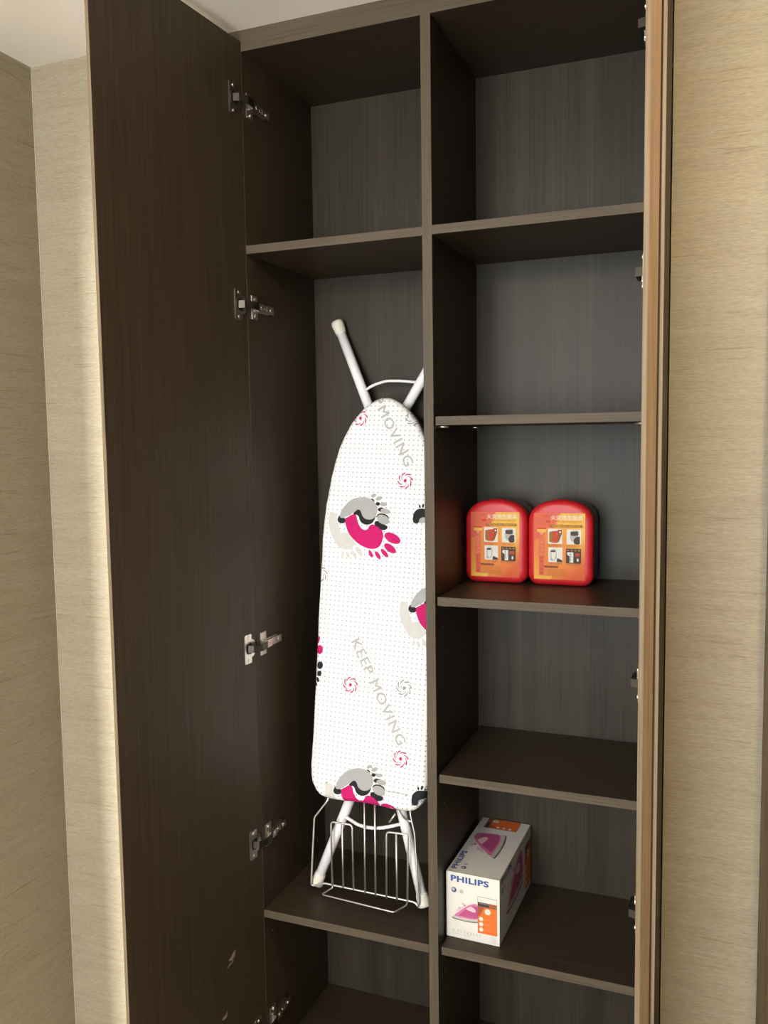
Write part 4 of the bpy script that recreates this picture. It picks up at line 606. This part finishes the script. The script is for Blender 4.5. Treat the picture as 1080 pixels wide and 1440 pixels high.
def box_face(name, fn, Wd, Hd, logo, balls, iron, pan, seed, crop=None, wide=False):
    """one printed face; fn(x, y, layer) with x to the right and y down from the top left corner"""
    mb = MB(); F = lambda L: (lambda x, y: fn(x, y, L))
    V, T = fit(LOGO, logo[0], logo[1], -logo[3], -logo[2]); add_tris(mb, V, T, M_BLUE, lambda x, y: fn(x, -y, 1))
    (ax, ay, ar), (cx, cy, cr) = balls
    add_poly(mb, disc(ax, ay, ar), M_BLUE, F(1)); add_poly(mb, disc(ax - ar * .2, ay - ar * .15, ar * .55), M_GREYINK, F(2)); add_poly(mb, disc(cx, cy, cr), M_GREYINK, F(1)); add_poly(mb, disc(cx, cy, cr * .5), M_SILVER, F(2))
    mb.build('print', carton, recalc=False)
    mb = MB(); iron_picture(mb, lambda x, y, k: fn(x, -y, k), iron[0], iron[1], -iron[3], -iron[2], crop); mb.build('iron_picture', carton, recalc=False)
    mb = MB(); x0, x1, y0, y1 = pan; w_, h_ = x1 - x0, y1 - y0; e = .0006
    quad(mb, x0 - e, x1 + e * .5, y0 - e, y1, M_SOLE, F(11)); quad(mb, x0, x1, y0, y0 + h_ * .14, M_CARD, F(12)); quad(mb, x0, x1, y0 + h_ * .15, y0 + h_ * .245, M_INK, F(12)); quad(mb, x0 + w_ * .6, x1, y0 + h_ * .15, y0 + h_ * .245, M_RUST, F(13))
    quad(mb, x0, x1, y0 + h_ * .265, y1, M_ORANGE, F(12)); add_poly(mb, [(x0, y0 + h_ * .265), (x0 + w_ * .34, y0 + h_ * .265), (x0 + w_ * .1, y0 + h_ * .52), (x0, y0 + h_ * .52)], M_RUST, F(13))
    words(mb, x0 + w_ * .08, x0 + w_ * .6, y0 + h_ * .16, y0 + h_ * .185, M_CARD, F(14), seed, w_ * .06)
    words(mb, x0 + w_ * .06, x0 + w_ * .3, y0 + h_ * .06, y0 + h_ * .085, M_ORANGE, F(14), seed, w_ * .05)
    r = min(w_, h_ if wide else w_) * .155
    if wide:
        add_poly(mb, disc(x0 + w_ * .75, y0 + h_ * .36, r), M_CARD, F(14))
        for k in range(3): add_poly(mb, disc(x0 + w_ * .16, y0 + h_ * (.5 + .16 * k), r * .5), M_CARD, F(14))
    else:
        add_poly(mb, disc(x0 + w_ * .52, y0 + h_ * .375, r), M_CARD, F(14)); words(mb, x0 + w_ * .43, x0 + w_ * .63, y0 + h_ * .36, y0 + h_ * .39, M_SOLE, F(15), seed + 1, w_ * .05)
        for k in range(3):
            add_poly(mb, disc(x0 + w_ * .17, y0 + h_ * (.60 + .145 * k), r * .68), M_CARD, F(14)); words(mb, x0 + w_ * .34, x0 + w_ * .62, y0 + h_ * (.59 + .145 * k), y0 + h_ * (.61 + .145 * k), M_PINK3, F(14), seed + k, w_ * .06)
    mb.build('orange_panel', carton, recalc=False)
E_ = .00012
fnF = lambda x, y, L: Vector((x, -E_ * .6 * L, BH - y))
fnT = lambda x, y, L: Vector((y, x, BH + .00002 + E_ * .6 * L))
fnS = lambda x, y, L: Vector((BW + E_ * .6 * L, x, BH - y))
box_face('front', fnF, BW, BH, (.0092, .0835, .0058, .0180), ((.0153, .0345, .0052), (.0300, .0355, .0040)), (.0115, .0675, .0545, .0930), (.0625, .0988, .0385, .1090), 3, .905)
mb = MB(); words(mb, .0115, .0700, .1120, .1172, M_SILVER, lambda x, y: fnF(x, y, 1), 5, .0062); words(mb, .0105, .0480, .1190, .1216, M_GREYINK, lambda x, y: fnF(x, y, 1), 6, .0030)
words(mb, .0865, .0985, .1118, .1140, M_CYAN, lambda x, y: fnF(x, y, 1), 8, .0028)
P = disc(.0935, .1205, .0048); Q = disc(.0935, .1205, .0040)
for i in range(20): add_poly(mb, [P[i], P[(i + 1) % 20], Q[(i + 1) % 20], Q[i]], M_GREYINK, lambda x, y: fnF(x, y, 1))
for k in (-1, 0, 1): quad(mb, .0915, .0955, .1203 + k * .0018, .1209 + k * .0018, M_GREYINK, lambda x, y: fnF(x, y, 1))
mb.build('small_print', carton, recalc=False)
box_face('top', fnT, BD, BW, (.0140, .0880, .0046, .0160), ((.0230, .0275, .0052), (.0370, .0275, .0038)), (.0780, .1760, .0085, .0765), (.2010, .2450, .0035, .0840), 11, None, True)
box_face('side', fnS, BD, BH, (.0110, .0870, .0040, .0170), ((.0200, .0300, .0058), (.0350, .0300, .0042)), (.0520, .1760, .0160, .0980), (.1950, .2450, .0080, .1180), 21)

# ------------------------------------------------------------------ red fire escape mask cases
M_RED = plain('red_plastic', srgb(190, 32, 40), .38, 0, .35, .03); M_SHELL = plain('black_plastic', (.012, .014, .013), .25, 0, .5)
HW, HH = .0618, .1640
def case_outline(hw, hh, z0, rb=.020):
    P = []
    for k in range(7): a = math.radians(180 + 90 * k / 6); P.append((-hw + rb + rb * math.cos(a), z0 + rb + rb * math.sin(a)))
    for k in range(7): a = math.radians(270 + 90 * k / 6); P.append((hw - rb + rb * math.cos(a), z0 + rb + rb * math.sin(a)))
    rise = .043; sh = z0 + hh - rise; e = 2 / 2.25          # straight sides, then one continuous arch
    for k in range(0, 25):
        a = math.pi * k / 24; c, s_ = math.cos(a), math.sin(a)
        P.append((hw * math.copysign(abs(c) ** e, c), sh + rise * abs(s_) ** e))
    return P
def make_case():
    root = empty('mask_case', (.0845, .178, Z0 - .2845))
    C = Vector((0, HH * .48))
    def ring(ins, y, z0=0.0):
        return [(a * (1 - ins / HW), y, C.y + (b - C.y) * (1 - ins / (HH * .5))) for a, b in case_outline(HW, HH, 0)]
    MB().loft([ring(.0012, .040), ring(0, .034), ring(0, .012), ring(.0008, .007), ring(.003, .003), ring(.0065, .0008), ring(.011, 0), ring(.020, -.0002)], M_RED).build('lid', root)
    MB().loft([ring(.0035, .0885), ring(.0012, .084), ring(.0008, .062), ring(.0006, .043), ring(.0006, .041)], M_SHELL).build('back_shell', root)
    mbh = MB().tube([(-.0125, .016, HH - .0012), (.0125, .016, HH - .0012)], .0022, M_RED, 10); mbh.build('latch', root)
    # printed label
    x0, x1, zt, zb = -.0490, .0475, .1400, .0125
    lw, lh = x1 - x0, zt - zb
    def label_mat():
        t = NT('printed_label_ground')
        uv = t.n('ShaderNodeUVMap'); sp = t.n('ShaderNodeSeparateXYZ'); t.l(uv.outputs[0], sp.inputs[0])
        nz = t.noise((20, 20, 20), 2.0)
        ad = t.n('ShaderNodeMath', operation='MULTIPLY_ADD'); t.l(sp.outputs[0], ad.inputs[0]); ad.inputs[1].default_value = .55
        mu = t.n('ShaderNodeMath', operation='MULTIPLY'); t.l(sp.outputs[1], mu.inputs[0]); mu.inputs[1].default_value = .45; t.l(mu.outputs[0], ad.inputs[2])
        a2 = t.n('ShaderNodeMath', operation='MULTIPLY_ADD'); t.l(nz, a2.inputs[0]); a2.inputs[1].default_value = .14; t.l(ad.outputs[0], a2.inputs[2])
        c = t.ramp(a2.outputs[0], [(0.10, srgb(224, 160, 60)), (0.30, srgb(212, 122, 56)), (0.55, srgb(214, 130, 60)), (0.74, srgb(220, 152, 64)), (0.95, srgb(228, 178, 84))])
        # red lower right
        m2 = t.n('ShaderNodeMath', operation='SUBTRACT'); t.l(sp.outputs[0], m2.inputs[0]); t.l(sp.outputs[1], m2.inputs[1])
        c = t.mix(c, srgb(198, 74, 38), t.ramp(m2.outputs[0], [(0.35, (0, 0, 0)), (0.75, (.8, .8, .8))]))
        return t.set(c, .5, 0, .2)
    ML = label_mat(); MSAL = plain('label_salmon', srgb(208, 96, 68), .5, 0, .2); MYEL = plain('label_yellow', srgb(222, 172, 72), .5, 0, .2); MWH = plain('label_white', (.68, .64, .58), .5, 0, .2); MDK = plain('label_dark', (.05, .035, .03), .5, 0, .2); MOL = plain('label_olive', srgb(150, 98, 30), .5, 0, .2)
    MBR = plain('label_brown', srgb(140, 72, 28), .5, 0, .2); MRD = plain('label_red', srgb(190, 60, 40), .5, 0, .2); MPK = plain('label_pink', srgb(220, 140, 112), .5, 0, .2); MGY = plain('label_grey', (.40, .39, .37), .5, 0, .2)
    mb = MB(); y = -.0006
    f = mb.poly([(x0, y, zb), (x1, y, zb), (x1, y, zt), (x0, y, zt)], ML)
    for lp, uv in zip(f.loops, ((0, 0), (1, 0), (1, 1), (0, 1))): lp[mb.uv].uv = uv
    lab = mb.build('label', root, recalc=False)
    tag(lab, 'orange printed label with four pictures')
    # label coordinates: u right, v down, 0..1
    fn = lambda L: (lambda u, v: Vector((x0 + u * lw, y - .00012 * L, zt - v * lh)))
    def uvtext(s, u0, u1, v0, v1, m, L, bold=.0):
        V, T = fit(text_shape(s, 1.0, bold), u0, u1, -v1, -v0); mb = MB(); add_tris(mb, V, T, m, lambda u, v: fn(L)(u, -v)); return mb
    mb = MB()
    add_poly(mb, [(0, 0), (.52, 0), (.44, .12), (.40, .22), (.22, .22), (.20, .34), (0, .42)], MSAL, fn(1)); add_poly(mb, [(.55, 0), (1, 0), (1, .22), (.42, .22), (.50, .10)], MYEL, fn(1))
    add_poly(mb, [(0, .95), (.36, .95), (.33, 1), (0, 1)], MYEL, fn(1)); quad(mb, .06, .24, .225, .245, MRD, fn(2)); quad(mb, .06, .24, .245, .285, MYEL, fn(2)); add_poly(mb, [(.09, .285), (.21, .285), (.15, .34)], MPK, fn(2))
    quad(mb, .10, .20, .36, .94, MSAL, fn(2)); quad(mb, .31, .95, .172, .212, MOL, fn(2)); words(mb, .36, .92, .178, .206, MYEL, fn(3), 4, .022)
    add_poly(mb, disc(.275, .128, .05, .022), MRD, fn(2)); words(mb, .19, .31, .035, .060, MBR, fn(2), 2, .03); words(mb, .42, .93, .118, .136, MBR, fn(2), 9, .022)
    quad(mb, .20, .48, .795, .825, MBR, fn(2)); words(mb, .21, .46, .798, .822, MDK, fn(3), 7, .03)
    for k in range(5): words(mb, .20, .66 - .03 * (k % 2), .84 + .024 * k, .854 + .024 * k, MBR, fn(2), 30 + k, .02)
    for u0, u1, v in ((.27, .54, .472), (.64, .92, .475), (.30, .56, .745), (.63, .92, .752)):
        words(mb, u0, u1, v, v + .017, MBR, fn(2), int(u0 * 90), .022); words(mb, u0 + .02, u1 - .05, v + .021, v + .035, MBR, fn(2), int(u1 * 70), .022)
    mb.build('label_print', lab, recalc=False)
    uvtext('火灾逃生面具', .335, .955, .030, .102, MWH, 3, .012).build('lettering', lab, recalc=False)
    mb = MB(); col = '过滤式消防自救呼吸器'
    for i, ch in enumerate(col):
        V, T = fit(text_shape(ch, 1.0), .115, .185, -(.372 + .057 * i + .044), -(.372 + .057 * i)); add_tris(mb, V, T, MPK if i < 5 else MRD, lambda u, v: fn(4)(u, -v))
    mb.build('lettering', lab, recalc=False)
    # four pictures: case, head with a hood, masked face, carrying pouch
    def pic(): return MB()
    p = pic(); add_poly(p, rrect(.275, .56, .235, .462, .012), MWH, fn(3)); add_poly(p, [(.30, .285), (.37, .27), (.45, .275), (.45, .43), (.38, .45), (.30, .43)], MOL, fn(4)); add_poly(p, [(.37, .27), (.50, .26), (.46, .31), (.47, .42), (.42, .45), (.38, .44)], MRD, fn(5)); add_poly(p, [(.47, .25), (.55, .245), (.55, .31), (.49, .43), (.43, .455), (.46, .38)], MBR, fn(6)); add_poly(p, disc(.515, .283, .02, .014), MWH, fn(7)); p.build('picture', lab, recalc=False)
    p = pic(); add_poly(p, rrect(.645, .925, .240, .462, .012), MWH, fn(3)); add_poly(p, smooth_loop([(.71, .31), (.73, .265), (.80, .25), (.87, .262), (.88, .31), (.85, .36), (.80, .41), (.74, .42), (.71, .37)], 3), MGY, fn(4)); add_poly(p, [(.715, .275), (.86, .265), (.87, .325), (.80, .335), (.725, .33)], MDK, fn(5)); add_poly(p, smooth_loop([(.78, .40), (.83, .35), (.89, .34), (.90, .40), (.895, .455), (.80, .455)], 3), MDK, fn(6)); add_poly(p, disc(.875, .335, .012, .012), MWH, fn(7)); p.build('picture', lab, recalc=False)
    p = pic(); add_poly(p, rrect(.285, .565, .515, .738, .012), MWH, fn(3)); add_poly(p, smooth_loop([(.33, .57), (.37, .54), (.43, .55), (.45, .62), (.43, .69), (.38, .72), (.33, .70)], 3), MGY, fn(4)); add_poly(p, smooth_loop([(.345, .60), (.37, .56), (.42, .57), (.43, .63), (.40, .70), (.36, .69)], 3), MWH, fn(5)); quad(p, .33, .42, .56, .585, MDK, fn(6)); add_poly(p, [(.46, .675), (.56, .705), (.562, .735), (.45, .735)], MDK, fn(6)); add_poly(p, disc(.35, .70, .03, .018), MGY, fn(6)); p.build('picture', lab, recalc=False)
    p = pic(); add_poly(p, rrect(.63, .925, .525, .748, .012), MDK, fn(3)); add_poly(p, [(.655, .58), (.775, .58), (.775, .735), (.70, .735), (.70, .64), (.655, .62)], MWH, fn(4)); add_poly(p, disc(.715, .61, .018, .022), MGY, fn(5)); quad(p, .70, .73, .63, .72, MGY, fn(5)); quad(p, .80, .90, .59, .645, MBR, fn(4)); quad(p, .82, .90, .605, .625, MRD, fn(5)); add_poly(p, disc(.86, .69, .025, .03), MOL, fn(5)); quad(p, .845, .875, .675, .715, MWH, fn(6))
    for k in range(4): add_poly(p, disc(.67 + .072 * k, .553, .022, .014), MOL, fn(4))
    p.build('picture', lab, recalc=False)
    return root
case1 = make_case()
tag(case1, 'left one of two red fire escape mask cases, touching the central divider side', 'case', 'fire escape mask cases on the shelf')
def copy_tree(o, parent=None):
    c = o.copy(); COL.objects.link(c)
    if parent: c.parent = parent
    for ch in o.children: copy_tree(ch, c)
    return c
case2 = copy_tree(case1)
case2.location = (.2095, .179, Z0 - .2845)
tag(case2, 'right one of two red fire escape mask cases, nearer the right door', 'case', 'fire escape mask cases on the shelf')
